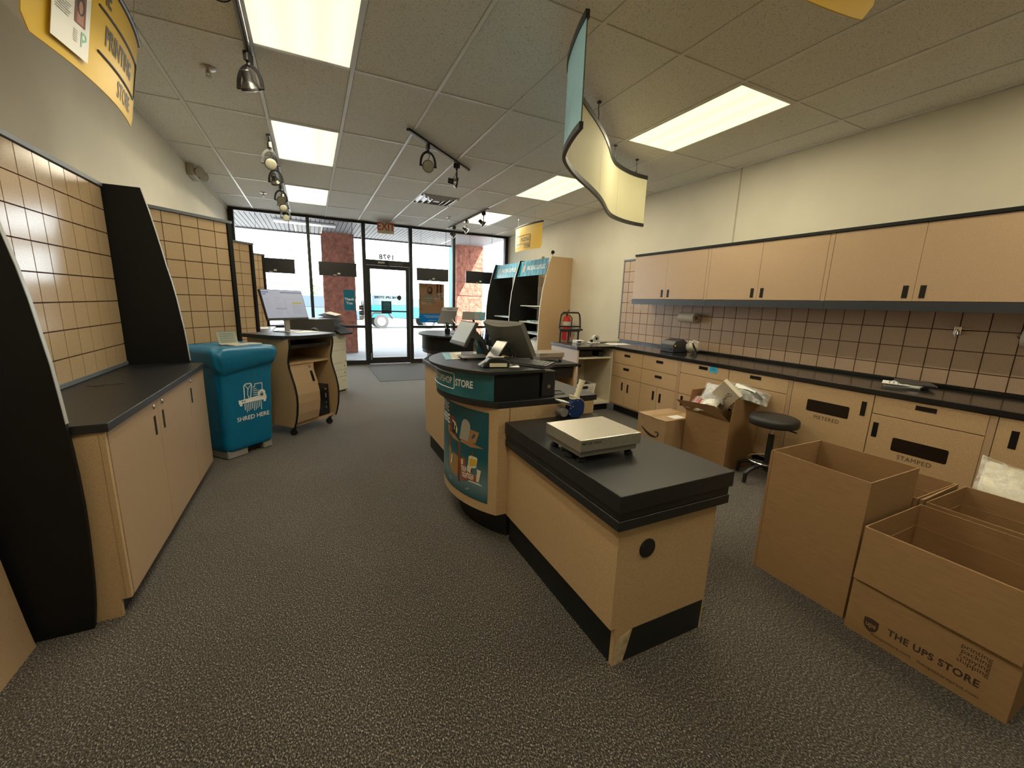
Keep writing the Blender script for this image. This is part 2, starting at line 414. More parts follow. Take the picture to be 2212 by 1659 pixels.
# ------------------------------------------------------------ shop front
def vpost(mb, x, z0=0.0, z1=ZC, w=0.055, y0=9.39, y1=9.50): mb.box(x-w/2, y0, z0, x+w/2, y1, z1)
def window(n, x0, x1, posts, midrail=0.83):
    r = sroot('window_%d' % n, ((x0+x1)/2, 9.45, 0)); f = MB()
    for p, w in posts: vpost(f, p, w=w)
    f.box(x0, 9.40, 2.955, x1, 9.50, ZC+0.001); f.box(x0, 9.40, 0, x1, 9.50, 0.10); f.box(x0, 9.41, midrail-0.028, x1, 9.49, midrail+0.028)
    part(f, 'frame', BRONZE, r)
    part(MB().box(x0, 9.447, 0.1, x1, 9.453, midrail-0.028).box(x0, 9.447, midrail+0.028, x1, 9.453, 2.955), 'pane', GLASS, r)
    return r
w1 = window(1, -1.28, 0.0, [(-1.235, 0.09), (0.03, 0.06)])
w2 = window(2, 0.06, 1.03, [(1.065, 0.07)])
w3 = window(3, 2.075, 3.0, [(2.04, 0.07), (3.03, 0.06)])
w4 = window(4, 3.06, 4.40, [(4.36, 0.08)])
d = sroot('door_1', (1.55, 9.45, 0)); f = MB()
f.box(1.10, 9.40, 2.14, 2.005, 9.50, 2.25).box(1.10, 9.40, 2.955, 2.005, 9.50, ZC+0.001)
part(f, 'transom_frame', BRONZE, d)
part(MB().box(1.10, 9.447, 2.25, 2.005, 9.453, 2.955), 'transom_pane', GLASS, d)
f = MB(); f.box(1.105, 9.425, 0.015, 1.175, 9.47, 2.135).box(1.93, 9.425, 0.015, 2.0, 9.47, 2.135).box(1.175, 9.425, 0.015, 1.93, 9.47, 0.15).box(1.175, 9.425, 2.06, 1.93, 9.47, 2.135)
leaf = part(f, 'door_leaf', BRONZE, d)
part(MB().box(1.175, 9.445, 0.15, 1.93, 9.451, 2.06), 'pane', GLASS, leaf)
part(MB().box(1.15, 9.375, 1.155, 1.955, 9.40, 1.185).box(1.15, 9.375, 1.15, 1.165, 9.43, 1.19).box(1.94, 9.375, 1.15, 1.955, 9.43, 1.19), 'push_bar', BRONZE, leaf)
part(MB().tube([(1.14, 9.42, 1.15), (1.14, 9.38, 1.13), (1.14, 9.38, 0.90), (1.14, 9.42, 0.88)], 0.011), 'pull_handle', BLACK, leaf, smooth=True)
part(MB().box(1.13, 9.40, 0.10, 1.15, 9.428, 0.25), 'foot_bolt', CHROME, leaf)
part(MB().box(1.55, 9.36, 2.155, 1.85, 9.40, 2.215).bar([(1.6, 9.375, 2.15), (1.52, 9.30, 2.12), (1.72, 9.33, 2.12)], 0.02, 0.012), 'door_closer', DGREY, d)
part(MB().box(1.34, 9.395, 2.18, 1.48, 9.401, 2.215), 'address_plate', LGREY, d)
part(put_text(MB(), '1978', 0.145, (1.535, 9.444, 2.315), (-1, 0, 0), (0, 0, 1), bold=0.04, spacing=1.15), 'lettering', BLACKINK, d)
m_ = MB(); put_text(m_, 'THE UPS STORE', 0.066, (1.50, 9.443, 1.467), (-1, 0, 0), (0, 0, 1), bold=0.06, spacing=1.1)
sh = [(0.045*cos(a)*(1 if sin(a) > 0 else 1-0.25*abs(sin(a))), 0.055*max(sin(a), -1)) for a in [pi*2*i/20 for i in range(20)]]
m_.add([(1.78-a, 9.443, 1.467+b) for a, b in sh], [tuple(range(20))])
part(m_, 'door_lettering', mat('brown window vinyl', (0.05, 0.03, 0.015), 0.5), leaf)
def card(name, x0, x1, z0, z1, y, m, label, cat, txts=(), mt=WHITEINK, ux=(1, 0, 0), group=None):
    t = thing(name, label, cat, ((x0+x1)/2, y, z0), group=group)
    part(MB().box(x0, y-0.0015, z0, x1, y+0.0015, z1), 'sheet', m, t)
    if txts:
        b = MB()
        for s, sz, px, pz in txts:
            if s == '-': b.quad((px-sz/2, y-0.0024, pz-0.004), (px+sz/2, y-0.0024, pz-0.004), (px+sz/2, y-0.0024, pz+0.004), (px-sz/2, y-0.0024, pz+0.004))
            else: put_text(b, s, sz, (px, y-0.0025, pz), ux, (0, 0, 1), bold=0.02)
        part(b, 'lettering', mt, t)
    return t
PT = translucent('teal window poster', (0.01, 0.20, 0.30), 0.35)
card('thank_you_card', 0.63, 0.845, 1.172, 1.60, 9.435, PT, 'teal card reading Thank You on the window left of the glass door', 'sign', [('Thank', 0.075, 0.737, 1.405), ('You', 0.075, 0.737, 1.325)])
card('hours_sign', 1.39, 1.605, 1.12, 1.39, 9.440, translucent('dark teal sticker', (0.012, 0.09, 0.13), 0.3), 'dark teal opening hours notice stuck on the glass door', 'sign', [('-', 0.12, 1.5, 1.35), ('-', 0.16, 1.5, 1.32), ('-', 0.16, 1.5, 1.29), ('-', 0.12, 1.5, 1.25), ('-', 0.16, 1.5, 1.21), ('-', 0.14, 1.5, 1.17)], TEALL)
for k, (z0, z1) in enumerate(((1.19, 1.28), (1.08, 1.17), (0.98, 1.06))):
    card('window_sticker', 0.925, 1.02, z0, z1, 9.437, DGREY if k < 2 else LGREY, ['dark payment sticker on the window beside the door, topmost of three', 'dark payment sticker on the window beside the door, middle of three', 'pale payment sticker on the window beside the door, lowest of three'][k], 'sticker', [('-', 0.07, 0.972, (z0+z1)/2)], WHITEINK, group='stickers beside the door')
t = thing('window_poster', 'tall poster of a smiling woman hung in the window right of the door', 'poster', (2.5, 9.42, 0.93))
ya = 9.42
part(MB().box(2.215, ya-0.002, 1.13, 2.80, ya+0.002, 1.81), 'photo_area', translucent('brown poster photo', (0.30, 0.20, 0.12), 0.8), t)
part(MB().box(2.215, ya-0.002, 0.93, 2.80, ya+0.002, 1.13), 'text_band', translucent('poster teal band', (0.015, 0.22, 0.36), 0.8), t)
PBG = [translucent('poster beige', (0.62, 0.50, 0.34), 0.8), translucent('poster dark brown', (0.14, 0.06, 0.04), 0.8)]
for (x0, z0, x1, z1, k, nm) in ((2.24, 1.55, 2.40, 1.78, 0, 'wall_picture'), (2.30, 1.20, 2.75, 1.28, 0, 'table_picture'), (2.62, 1.45, 2.66, 1.80, 1, 'post_picture'), (2.70, 1.45, 2.74, 1.80, 1, 'post_picture'), (2.22, 1.14, 2.78, 1.20, 0, 'floor_picture')):
    part(MB().quad((x0, ya-0.003, z0), (x1, ya-0.003, z0), (x1, ya-0.003, z1), (x0, ya-0.003, z1)), nm, PBG[k], t)
def disc(mb, cx, cz, rx, rz, y, m=0, n=18): mb.add([(cx+rx*cos(2*pi*i/n), y, cz+rz*sin(2*pi*i/n)) for i in range(n)], [tuple(range(n))], m)
b = MB(); disc(b, 2.465, 1.66, 0.062, 0.085, ya-0.004, 1); disc(b, 2.46, 1.675, 0.040, 0.055, ya-0.005, 0)
b.add([(2.40, ya-0.004, 1.58), (2.53, ya-0.004, 1.58), (2.60, ya-0.004, 1.40), (2.36, ya-0.004, 1.36), (2.33, ya-0.004, 1.48)], [(0,1,2,3,4)], 2)
b.quad((2.54, ya-0.005, 1.50), (2.60, ya-0.005, 1.46), (2.74, ya-0.005, 1.30), (2.70, ya-0.005, 1.29), 0)
part(b, 'woman_picture', [translucent('poster skin', (0.72, 0.42, 0.30), 0.8), translucent('poster hair', (0.09, 0.04, 0.025), 0.8), translucent('poster green top', (0.34, 0.36, 0.26), 0.8)], t)
b = MB(); yt = ya-0.007
put_text(b, 'THE', 0.078, (2.70, yt, 1.575), (-1, 0, 0), (0, 0, 1), 0.03); put_text(b, 'EVERYTHING', 0.078, (2.52, yt, 1.475), (-1, 0, 0), (0, 0, 1), 0.03, xs=0.9); put_text(b, 'STORE', 0.078, (2.38, yt, 1.36), (-1, 0, 0), (0, 0, 1), 0.03)
b.tube([(2.77, yt, 1.425), (2.77, yt, 1.53), (2.26, yt, 1.53), (2.26, yt, 1.425)], 0.005, 5, closed=True)
for z, w in ((1.08, 0.4), (1.05, 0.3), (0.98, 0.2)): b.box(2.52-w/2, yt, z-0.007, 2.52+w/2, yt+0.002, z+0.007)
part(b, 'lettering', translucent('poster white', (0.85, 0.85, 0.85), 0.8), t)

def led_screen(x0, x1, label):
    t = thing('hanging_screen', label, 'screen', ((x0+x1)/2, 9.24, 1.86), group='black hanging window screens')
    part(MB().box(x0, 9.225, 1.86, x1, 9.265, 2.13), 'housing', BLACK, t, bevel=0.004)
    part(MB().box((x0+x1)/2-0.01, 9.2235, 1.895, (x0+x1)/2+0.04, 9.2255, 1.925), 'label', WHITE, t)
    part(MB().box((x0+x1)/2-0.09, 9.2235, 1.875, (x0+x1)/2-0.03, 9.2255, 1.885), 'label', WHITE, t)
    part(MB().tube([(x1-0.16, 9.24, 2.135), (x1-0.08, 9.22, 2.15), (x1-0.01, 9.22, 2.14), (x1+0.004, 9.24, 2.10)], 0.006, 6), 'bracket_arm', DGREY, t, smooth=True)
    w_ = MB()
    for x in (x0+0.1, x1-0.05): w_.cyl((x, 9.245, 2.125), (x, 9.245, 2.995), 0.0022, n=6)
    w_.tube([(x1-0.05, 9.235, 2.14), (x1-0.04, 9.235, 2.4), (x1-0.06, 9.235, 2.7), (x1-0.05, 9.235, 2.99)], 0.004, 6)
    part(w_, 'hanging_wire', DGREY, t)
led_screen(-0.94, -0.24, 'black screen hanging in the leftmost window beside the stepped grid panels')
led_screen(0.18, 0.885, 'black screen hanging in front of the red block column')
led_screen(2.13, 2.845, 'black screen hanging above the poster of the woman')
led_screen(3.265, 3.955, 'black screen hanging in the rightmost window next to the packing shelves')
t = thing('exit_sign', 'beige ceiling exit sign with red letters above the glass door', 'exit sign', (1.49, 9.2, ZC))
part(MB().box(1.325, 9.19, 2.765, 1.655, 9.25, ZC-0.012), 'housing', mat('beige sign housing', (0.52, 0.49, 0.36), 0.5), t, bevel=0.006)
part(put_text(MB(), 'EXIT', 0.215, (1.49, 9.187, 2.895), (1, 0, 0), (0, 0, 1), 0.012, xs=0.82), 'lettering', REDINK, t)
part(MB().box(1.44, 9.2, ZC-0.02, 1.54, 9.25, ZC-0.005), 'mounting_plate', WHITE, t)

# ------------------------------------------------------------ outdoors
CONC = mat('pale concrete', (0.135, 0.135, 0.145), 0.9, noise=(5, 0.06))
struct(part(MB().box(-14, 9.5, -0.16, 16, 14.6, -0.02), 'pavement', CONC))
jt = MB()
for x in (-2.4, 0.7, 2.6, 3.9): jt.box(x-0.008, 9.5, -0.021, x+0.008, 14.6, -0.0185)
for y in (11.0, 12.5): jt.box(-14, y-0.008, -0.021, 16, y+0.008, -0.0185)
struct(part(jt, 'pavement_joints', mat('joint grey', (0.2, 0.2, 0.2), 0.9)))
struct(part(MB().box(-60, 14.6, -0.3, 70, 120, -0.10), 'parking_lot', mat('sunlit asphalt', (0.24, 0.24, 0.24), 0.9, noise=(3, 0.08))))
sb = MB(); x = -9.0
while x < 4.62: sb.box(x, 9.52, 3.03, x+0.078, 12.2, 3.05); x += 0.091
sf_ = struct(part(sb, 'soffit', mat('grey soffit boards', (0.17, 0.17, 0.175), 0.6)))
struct(part(MB().box(-9, 9.5, 3.05, 4.70, 12.2, 3.5).box(-9, 12.16, 3.0, 4.70, 12.24, 3.5), 'fascia', mat('fascia grey', (0.05, 0.05, 0.05), 0.7)))
t = tag(part(MB().box(-0.62, 10.35, 2.985, 0.60, 10.65, 3.028), 'soffit_light', mat('soffit lamp lens', (0.8, 0.8, 0.8), 0.4), None, bevel=0.01), 'long white lamp fixed under the slatted soffit outside', 'lamp')
def blockcol(x0, x1, label):
    def fn(u, v, ax):
        return None
    b = MB(); y0, y1 = 11.70, 12.15; nz = 15
    for k in range(nz):
        z0 = -0.02+k*0.2033; b.box(x0+random.uniform(0, .012), y0+random.uniform(0, .012), z0+0.004, x1-random.uniform(0, .012), y1, z0+0.2033)
    b.box(x0+0.015, y0+0.02, -0.02, x1-0.015, y1-0.02, 3.03)
    return single(b, 'block_column', SPLIT, label, 'column', 'red block columns outside')
blockcol(0.31, 1.09, 'rough red block column outside, left of the glass door')
blockcol(3.86, 4.68, 'rough red block column outside, behind the rightmost window')

TEALCAR = mat('turquoise car paint', (0.0, 0.075, 0.09), 0.25, coat=0.5)
CARGLASS = mat('car window glass', (0.05, 0.07, 0.09), 0.1)
t = thing('off_road_car', 'turquoise off road car with pale top parked outside the glass door', 'car', (4.35, 23.0, -0.10))
gz = -0.10; y0, y1 = 22.2, 23.8
def side(pts, ya, yb, mb, m=0): return mb.ext([(a, ya, b) for a, b in pts], (0, yb-ya, 0), m)
b = side([(2.62, 0.45), (6.35, 0.45), (6.42, 0.80), (6.30, 0.98), (5.20, 1.06), (4.85, 1.08), (2.60, 1.08)], y0, y1, MB())
part(b, 'body', TEALCAR, t, bevel=0.03)
part(side([(2.62, 1.08), (4.95, 1.08), (4.62, 1.62), (4.45, 1.70), (2.72, 1.70)], y0+0.06, y1-0.06, MB()), 'hardtop', mat('pale car top', (0.06, 0.12, 0.135), 0.35), t, bevel=0.03)
for xa, xb in ((2.85, 3.42), (3.55, 4.02), (4.12, 4.66)): part(MB().add([(xa, y0+0.05, 1.14), (xb+(0.12 if xb > 4.5 else 0), y0+0.05, 1.14), (xb-0.05, y0+0.05, 1.58), (xa, y0+0.05, 1.58)], [(0,1,2,3)]), 'window', CARGLASS, t)
for x in (3.25, 5.75):
    wl = part(MB().lathe([(0.20, 0), (0.36, 0.02), (0.38, 0.10), (0.36, 0.24), (0.2, 0.25)], (x, y0-0.06, gz+0.37), (0, 1, 0), 28), 'wheel', mat('tyre', (0.02, 0.02, 0.02), 0.8), t, smooth=True)
    hb = MB().lathe([(0.0, 0), (0.21, 0.005), (0.23, 0.03)], (x, y0-0.065, gz+0.37), (0, 1, 0), 24)
    part(hb, 'rim', mat('pale wheel rim', (0.25, 0.25, 0.26), 0.3), wl, smooth=True)
    part(MB().tube([(x-0.56, y0+0.02, gz+0.55), (x-0.36, y0+0.02, gz+0.84), (x+0.36, y0+0.02, gz+0.84), (x+0.58, y0+0.02, gz+0.52)], 0.06, 8), 'fender_flare', BLACKM, t, smooth=True)
    part(MB().lathe([(0.20, 0), (0.36, 0.02), (0.38, 0.10), (0.36, 0.24), (0.2, 0.25)], (x, y1-0.19, gz+0.37), (0, 1, 0), 20), 'wheel', BLACKM, t, smooth=True)
part(MB().lathe([(0.20, 0), (0.36, 0.02), (0.37, 0.10), (0.36, 0.22), (0.2, 0.24)], (2.36, 23.0, 0.95), (1, 0, 0), 24), 'spare_wheel', BLACKM, t, smooth=True)
part(MB().box(2.42, y0+0.1, 0.42, 2.62, y1-0.1, 0.56).box(6.38, y0+0.1, 0.42, 6.58, y1-0.1, 0.58), 'bumper', BLACKM, t, bevel=0.02)
part(MB().box(4.72, y0-0.16, 1.12, 4.80, y0, 1.28), 'mirror', BLACKM, t, bevel=0.02)
def simple_car(x0, y, paint, label, h=1.45, L_=4.5):
    t = thing('parked_car', label, 'car', (x0+L_/2, y+0.85, -0.10)); S = L_/4.5
    part(side([(x0, 0.2), (x0+4.5*S, 0.2), (x0+4.45*S, 0.72), (x0+3.5*S, 0.85), (x0+0.05, 0.88)], y, y+1.7, MB()), 'body', paint, t, bevel=0.05)
    part(side([(x0+0.2*S, 0.87), (x0+3.4*S, 0.85), (x0+2.7*S, h), (x0+0.6*S, h)], y+0.1, y+1.6, MB()), 'cabin', CARGLASS, t, bevel=0.04)
    for x in (x0+0.85*S, x0+3.6*S): part(MB().lathe([(0.0, 0), (0.28, 0.0), (0.31, 0.04), (0.3, 0.2), (0.0, 0.21)], (x, y-0.03, 0.21), (0, 1, 0), 20), 'wheel', BLACKM, t, smooth=True)
    return t
c_ = simple_car(-1.9, 24.5, mat('pale blue car paint', (0.05, 0.085, 0.14), 0.25), 'pale blue car parked left of the turquoise off road car', 1.5)
part(MB().box(2.56, 24.5, 0.55, 2.63, 24.75, 0.72), 'tail_light', RED, c_)
simple_car(6.2, 33.0, mat('white car paint', (0.4, 0.4, 0.4), 0.25), 'white car parked far behind the turquoise off road car', 1.5)
tag(part(MB().cyl((8.15, 26, -0.1), (8.15, 26, 6.6), 0.09, n=12), 'sign_pole', mat('teal pole paint', (0.02, 0.2, 0.3), 0.5), None, smooth=True), 'tall thin teal pole standing in the car park', 'pole')
LEAF = mat('tree leaves', (0.10, 0.22, 0.06), 0.7, noise=(3, 0.3))
def tree(x, y, h, r, label, n=420):
    t = thing('small_tree', label, 'tree', (x, y, -0.1)); b = MB()
    for i in range(n):
        a = random.uniform(0, 2*pi); q = random.random()**0.5*r; z = random.uniform(0.35*h, h); q *= 1-0.55*(z/h-0.35)
        c = Vector((x+q*cos(a), y+q*sin(a), z-0.1)); e1 = Vector((random.uniform(-1, 1), random.uniform(-1, 1), random.uniform(-1, 1))).normalized()*0.11; e2 = e1.orthogonal().normalized()*0.05
        b.add([c-e1, c+e2, c+e1, c-e2], [(0,1,2,3)])
    part(b, 'foliage', LEAF, t)
    part(MB().tube([(x, y, -0.1), (x+0.03, y, h*0.4), (x, y, h*0.85)], [0.07, 0.05, 0.02], 8), 'trunk', mat('bark', (0.12, 0.08, 0.05), 0.9), t, smooth=True)
tree(8.3, 17.2, 2.3, 0.55, 'slim green tree outside behind the packing shelves window')
tree(0.25, 34, 2.6, 0.9, 'small green tree far across the car park, left of the red column')

# ------------------------------------------------------------ left wall fixtures
def tiles(mb, o, ux, uz, us, zs, un, gap=0.007, th=0.009, m=0):
    """board squares between grooves, each standing off the backing by th along un"""
    o, ux, uz, un = Vector(o), Vector(ux), Vector(uz), Vector(un)
    for a, b in zip(us[:-1], us[1:]):
        for c, d_ in zip(zs[:-1], zs[1:]):
            if b-a < 2*gap or d_-c < 2*gap: continue
            ce = o+ux*((a+b)/2)+uz*((c+d_)/2)+un*(th/2)
            mb.obox(ce, ux*((b-a)/2-gap/2), un*(th/2), uz*((d_-c)/2-gap/2), m)
def steps(a, b, first, pitch):
    s = [a]; x = first
    while x < b-1e-6:
        if x > a+1e-6: s.append(x)
        x += pitch
    return s+[b]

t = thing('grid_wall_panel', 'large square-grooved tan display panel above the left base cabinet', 'display panel', (-1.26, 3.05, 0.905))
b = MB(); b.box(-1.28, 2.17, 0.906, -1.258, 3.93, 2.13, 1)
tiles(b, (-1.258, 0, 0), (0, 1, 0), (0, 0, 1), steps(2.17, 3.93, 2.226, 0.1535), steps(0.906, 2.13, 1.06, 0.1535), (1, 0, 0))
part(b, 'grid_board', [TAN2, GROOVE], t)
part(MB().box(-1.279, 2.165, 2.13, -1.236, 3.93, 2.158), 'top_trim', GREYTRIM, t, bevel=0.003)
part(MB().box(-1.258, 2.17, 0.906, -1.243, 3.93, 0.93), 'backsplash', GREYTRIM, t)

PROF = [(-0.926, 0.0), (-0.912, 0.10), (-0.903, 0.20), (-0.896, 0.32), (-0.890, 0.45), (-0.887, 0.56), (-0.888, 0.70), (-0.891, 0.81), (-0.896, 0.92), (-0.902, 1.04), (-0.909, 1.16), (-0.919, 1.26), (-0.932, 1.396), (-0.948, 1.516), (-0.968, 1.63), (-0.985, 1.75), (-1.004, 1.87), (-1.03, 2.02), (-1.058, 2.157)]
def endpanel(y0, y1, dx, label):
    t = thing('end_panel', label, 'end panel', (-1.05, (y0+y1)/2, 0), group='curved black end panels')
    P = [(-1.277, y0, 0)]+[(x+dx, y0, z) for x, z in PROF]+[(-1.277, y0, 2.157)]
    part(MB().ext(P, (0, y1-y0, 0)), 'board', BLKP, t)
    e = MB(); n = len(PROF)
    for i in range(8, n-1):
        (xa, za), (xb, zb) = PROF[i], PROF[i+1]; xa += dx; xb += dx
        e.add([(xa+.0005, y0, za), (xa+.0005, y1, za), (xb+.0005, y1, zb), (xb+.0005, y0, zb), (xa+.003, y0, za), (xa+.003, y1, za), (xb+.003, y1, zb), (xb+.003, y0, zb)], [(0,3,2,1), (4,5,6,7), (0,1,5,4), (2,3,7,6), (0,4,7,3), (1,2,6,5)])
    part(e, 'edge_band', EDGE, t)  # window reflection painted pale onto the black edge, above the worktop only
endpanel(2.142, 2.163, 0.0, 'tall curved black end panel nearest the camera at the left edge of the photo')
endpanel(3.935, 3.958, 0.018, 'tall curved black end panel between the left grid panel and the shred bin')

t = thing('base_cabinet', 'low tan cabinet with three doors under the left grid panel', 'cabinet', (-1.03, 3.03, 0))
b = MB().box(-1.255, 2.185, 0.085, -0.822, 3.925, 0.864).box(-1.255, 2.185, 0, -0.842, 2.205, 0.086)
part(b, 'body', TAN, t)
part(MB().box(-1.25, 2.206, 0, -0.85, 3.925, 0.086), 'kick_base', KICK, t)
part(MB().box(-0.823, 2.185, 0.085, -0.803, 2.206, 0.864), 'face_strip', TAN, t)
for y0, y1, hy, lk in ((2.212, 2.832, 2.762, 2.762), (2.836, 3.467, 2.902, 2.902), (3.471, 3.925, 3.525, 3.527)):
    dr = part(MB().box(-0.821, y0, 0.086, -0.801, y1, 0.861), 'door', TANR, t, bevel=0.0015)
    part(MB().box(-0.8015, hy-0.014, 0.673, -0.7995, hy+0.014, 0.779), 'handle_recess', BLACKG, dr)
    part(MB().lathe([(0.013, 0), (0.013, 0.004), (0.009, 0.007), (0.0, 0.0075)], (-0.8012, lk, 0.829), (1, 0, 0), 16), 'lock', CHROME, dr, smooth=True)
wt = MB().prism([(-1.255, 2.166), (-0.905, 2.166), (-0.785, 2.176), (-0.785, 3.93), (-1.255, 3.93)], 0.866, 0.903)
t = tag(part(wt, 'worktop', BLK, None, bevel=0.003), 'black laminate worktop on the left base cabinet between the two black end panels', 'worktop')
tag(part(MB().tube([(-1.17, 3.08, 0.9045), (-1.12, 3.06, 0.9045), (-1.08, 3.10, 0.9045), (-1.02, 3.12, 0.9045)], 0.0012, 5).tube([(-1.12, 3.04, 0.9045), (-1.10, 3.12, 0.9045)], 0.0012, 5), 'thread', BLACKINK, None), 'short dark thread lying on the left black worktop', 'thread')
t = thing('side_cabinet', 'tan cabinet end at the bottom left corner of the photo', 'cabinet', (-1.18, 1.5, 0))
P = [(-1.277, 0), (-1.094, 0), (-1.108, 0.12), (-1.124, 0.28), (-1.139, 0.44), (-1.155, 0.65), (-1.17, 0.9), (-1.277, 0.9)]
part(MB().ext([(x, 0.7, z) for x, z in P], (0, 1.416, 0)), 'body', TANR, t)
part(MB().box(-1.279, 0.7, 0.9, -1.16, 2.116, 0.935), 'top', BLK, t, bevel=0.003)

# stepped angled grid panels
def stepped(p0, p1, z0, label, first):
    p0, p1 = Vector((*p0, 0)), Vector((*p1, 0)); L_ = (p1-p0).length; ux = (p1-p0)/L_; un = Vector((ux.y, -ux.x, 0))
    t = thing('angled_display_panel', label, 'display panel', tuple(p0+(p1-p0)/2), group='stepped angled grid panels')
    b = MB(); c = p0+ux*(L_/2)-un*0.012
    b.obox((c.x, c.y, (z0+2.13)/2), ux*(L_/2), un*0.010, (0, 0, (2.13-z0)/2), 1)
    tiles(b, p0-un*0.002, ux, (0, 0, 1), steps(0.0, L_-0.04, first, 0.1524), steps(z0, 2.13, 2.03-0.1524*12, 0.1524), un)
    part(b, 'grid_board', [TAN2, GROOVE], t)
    c = p0+ux*(L_/2)
    part(MB().obox((c.x, c.y, 2.143), ux*(L_/2+0.012), un*0.022, (0, 0, 0.013)), 'top_trim', GREYTRIM, t)
    c = p1-ux*0.018
    part(MB().obox((c.x, c.y, 1.065), ux*0.02, un*0.02, (0, 0, 1.065)), 'edge_post', BLKP, t)
    return t
stepped((-1.235, 4.58), (-0.69, 5.14), 0.0, 'nearest of the three stepped grid panels, behind the shred bin', 0.157)
stepped((-1.235, 6.508), (-0.71, 7.076), 0.0, 'middle one of the three stepped grid panels by the left wall', 0.11)
stepped((-1.235, 8.446), (-0.717, 8.836), 0.0, 'farthest of the three stepped grid panels, beside the leftmost window', 0.075)
t = thing('low_counter', 'low cabinet with a black top behind the monitor, against the left wall', 'cabinet', (-0.9, 7.8, 0))
part(MB().box(-1.26, 7.18, 0, -0.62, 8.32, 0.86), 'body', TAN, t)
part(MB().box(-1.27, 7.16, 0.862, -0.58, 8.34, 0.9), 'top', BLK, t, bevel=0.003)
tag(part(MB().obox((-0.80, 7.75, 0.9035), (0.14, 0.06, 0), (-0.05, 0.11, 0), (0, 0, 0.003)).obox((-0.76, 7.95, 0.904), (0.10, 0.02, 0), (-0.02, 0.13, 0), (0, 0, 0.003)), 'loose_papers', PAPER, None), 'loose white papers on the low counter behind the monitor', 'paper')

# ------------------------------------------------------------ shred bin
rz = radians(42.5)
t = thing('shred_bin', 'turquoise bag covered shred bin with a white shredder symbol', 'bin', (-0.722, 4.43, 0), rz)
def rrect(w, h, r, n=6):
    P = []
    for cx, cy, a0 in ((w-r, -h+r, -90), (w-r, h-r, 0), (-w+r, h-r, 90), (-w+r, -h+r, 180)):
        for i in range(n+1):
            a = radians(a0+90*i/n); P.append((cx+r*cos(a), cy+r*sin(a)))
    return P
prof = [(0.052, 0.225, 0.235, 0.06), (0.08, 0.231, 0.243, 0.06), (0.3, 0.238, 0.25, 0.06), (0.55, 0.247, 0.262, 0.06), (0.74, 0.254, 0.27, 0.06), (0.795, 0.262, 0.278, 0.06), (0.80, 0.278, 0.293, 0.065), (0.86, 0.292, 0.308, 0.07), (0.92, 0.299, 0.315, 0.07), (0.955, 0.298, 0.313, 0.075), (0.978, 0.285, 0.30, 0.08), (0.99, 0.255, 0.27, 0.08), (0.992, 0.18, 0.19, 0.08), (0.985, 0.08, 0.09, 0.06), (0.983, 0.01, 0.01, 0.005)]
b = MB(); rings = []
rnd = random.Random(3)
for k, (z, w, h, r) in enumerate(prof):
    ring = []
    for i, (x, y) in enumerate(rrect(w, h, r)):
        a = 0.0 if z < 0.7 else 0.006*sin(i*1.7+k*0.9)+0.005*sin(i*0.9+k*2.1)
        drop = 0.0
        if 0.79 < z < 0.82: drop = 0.035*sin(i*0.37+0.6)+0.012*sin(i*1.9)
        L_ = sqrt(x*x+y*y); ring.append((x*(1+a/L_), y*(1+a/L_), z+drop+(0.008*sin(i*1.3+k) if z > 0.9 else 0)))
    rings.append(ring)
n = len(rings[0])
b.add([p for r in rings for p in r], [(k*n+i, k*n+(i+1) % n, (k+1)*n+(i+1) % n, (k+1)*n+i) for k in range(len(rings)-1) for i in range(n)]+[tuple(range(n))[::-1]])
bag = part(b, 'bag', BAGTEAL, t, smooth=True, sharp=70, sub=2)
def fr(x, z): # point on the front face
    w = 0.244+0.02*(z-0.3)/0.5; return (x, -(0.2465+(z-0.3)*0.0435), z)
b = MB()
SS = lambda p: (0.030+(p[0]-0.045)*1.15, 0.507+(p[1]-0.49)*1.1)
def fl(pts, w, m=0):
    pts = [SS(p) for p in pts]
    for (xa, za), (xb, zb) in zip(pts[:-1], pts[1:]):
        dx, dz = xb-xa, zb-za; l = sqrt(dx*dx+dz*dz); nx, nz = -dz/l*w/2, dx/l*w/2
        b.add([fr(xa-nx, za-nz), fr(xb-nx, zb-nz), fr(xb+nx, zb+nz), fr(xa+nx, za+nz)], [(0,1,2,3)], m)
def fp(pts, m=0): b.add([fr(*SS(p)) for p in pts], [tuple(range(len(pts)))], m)
cx = 0.045; zb = 0.49
fp([(cx-0.115, zb-0.018), (cx+0.115, zb-0.018), (cx+0.115, zb+0.018), (cx+0.105, zb+0.03), (cx-0.105, zb+0.012), (cx-0.115, zb+0.018)])
fp([(cx-0.108, zb-0.035), (cx-0.088, zb-0.035), (cx-0.088, zb-0.016), (cx-0.108, zb-0.016)]); fp([(cx+0.088, zb-0.035), (cx+0.108, zb-0.035), (cx+0.108, zb-0.016), (cx+0.088, zb-0.016)])
fl([(cx-0.068, zb+0.012), (cx-0.068, zb+0.125), (cx-0.055, zb+0.14), (cx-0.012, zb+0.14), (cx-0.005, zb+0.125), (cx-0.02, zb+0.012)], 0.008)
fl([(cx-0.06, zb+0.135), (cx-0.036, zb+0.095), (cx-0.010, zb+0.13)], 0.006); fl([(cx-0.036, zb+0.095), (cx-0.042, zb+0.05), (cx-0.03, zb+0.015)], 0.006)
fl([(cx+0.002, zb+0.105), (cx+0.02, zb+0.105), (cx+0.02, zb+0.128), (cx+0.082, zb+0.128), (cx+0.082, zb+0.06)], 0.007)
for k, w in enumerate((0.03, 0.045, 0.045, 0.04)): fl([(cx+0.004, zb+0.088-0.017*k), (cx+0.004+w, zb+0.088-0.017*k)], 0.006)
disc_ = [(cx+0.075+0.033*cos(2*pi*i/20), zb+0.04+0.033*sin(2*pi*i/20)) for i in range(20)]; fp(disc_)
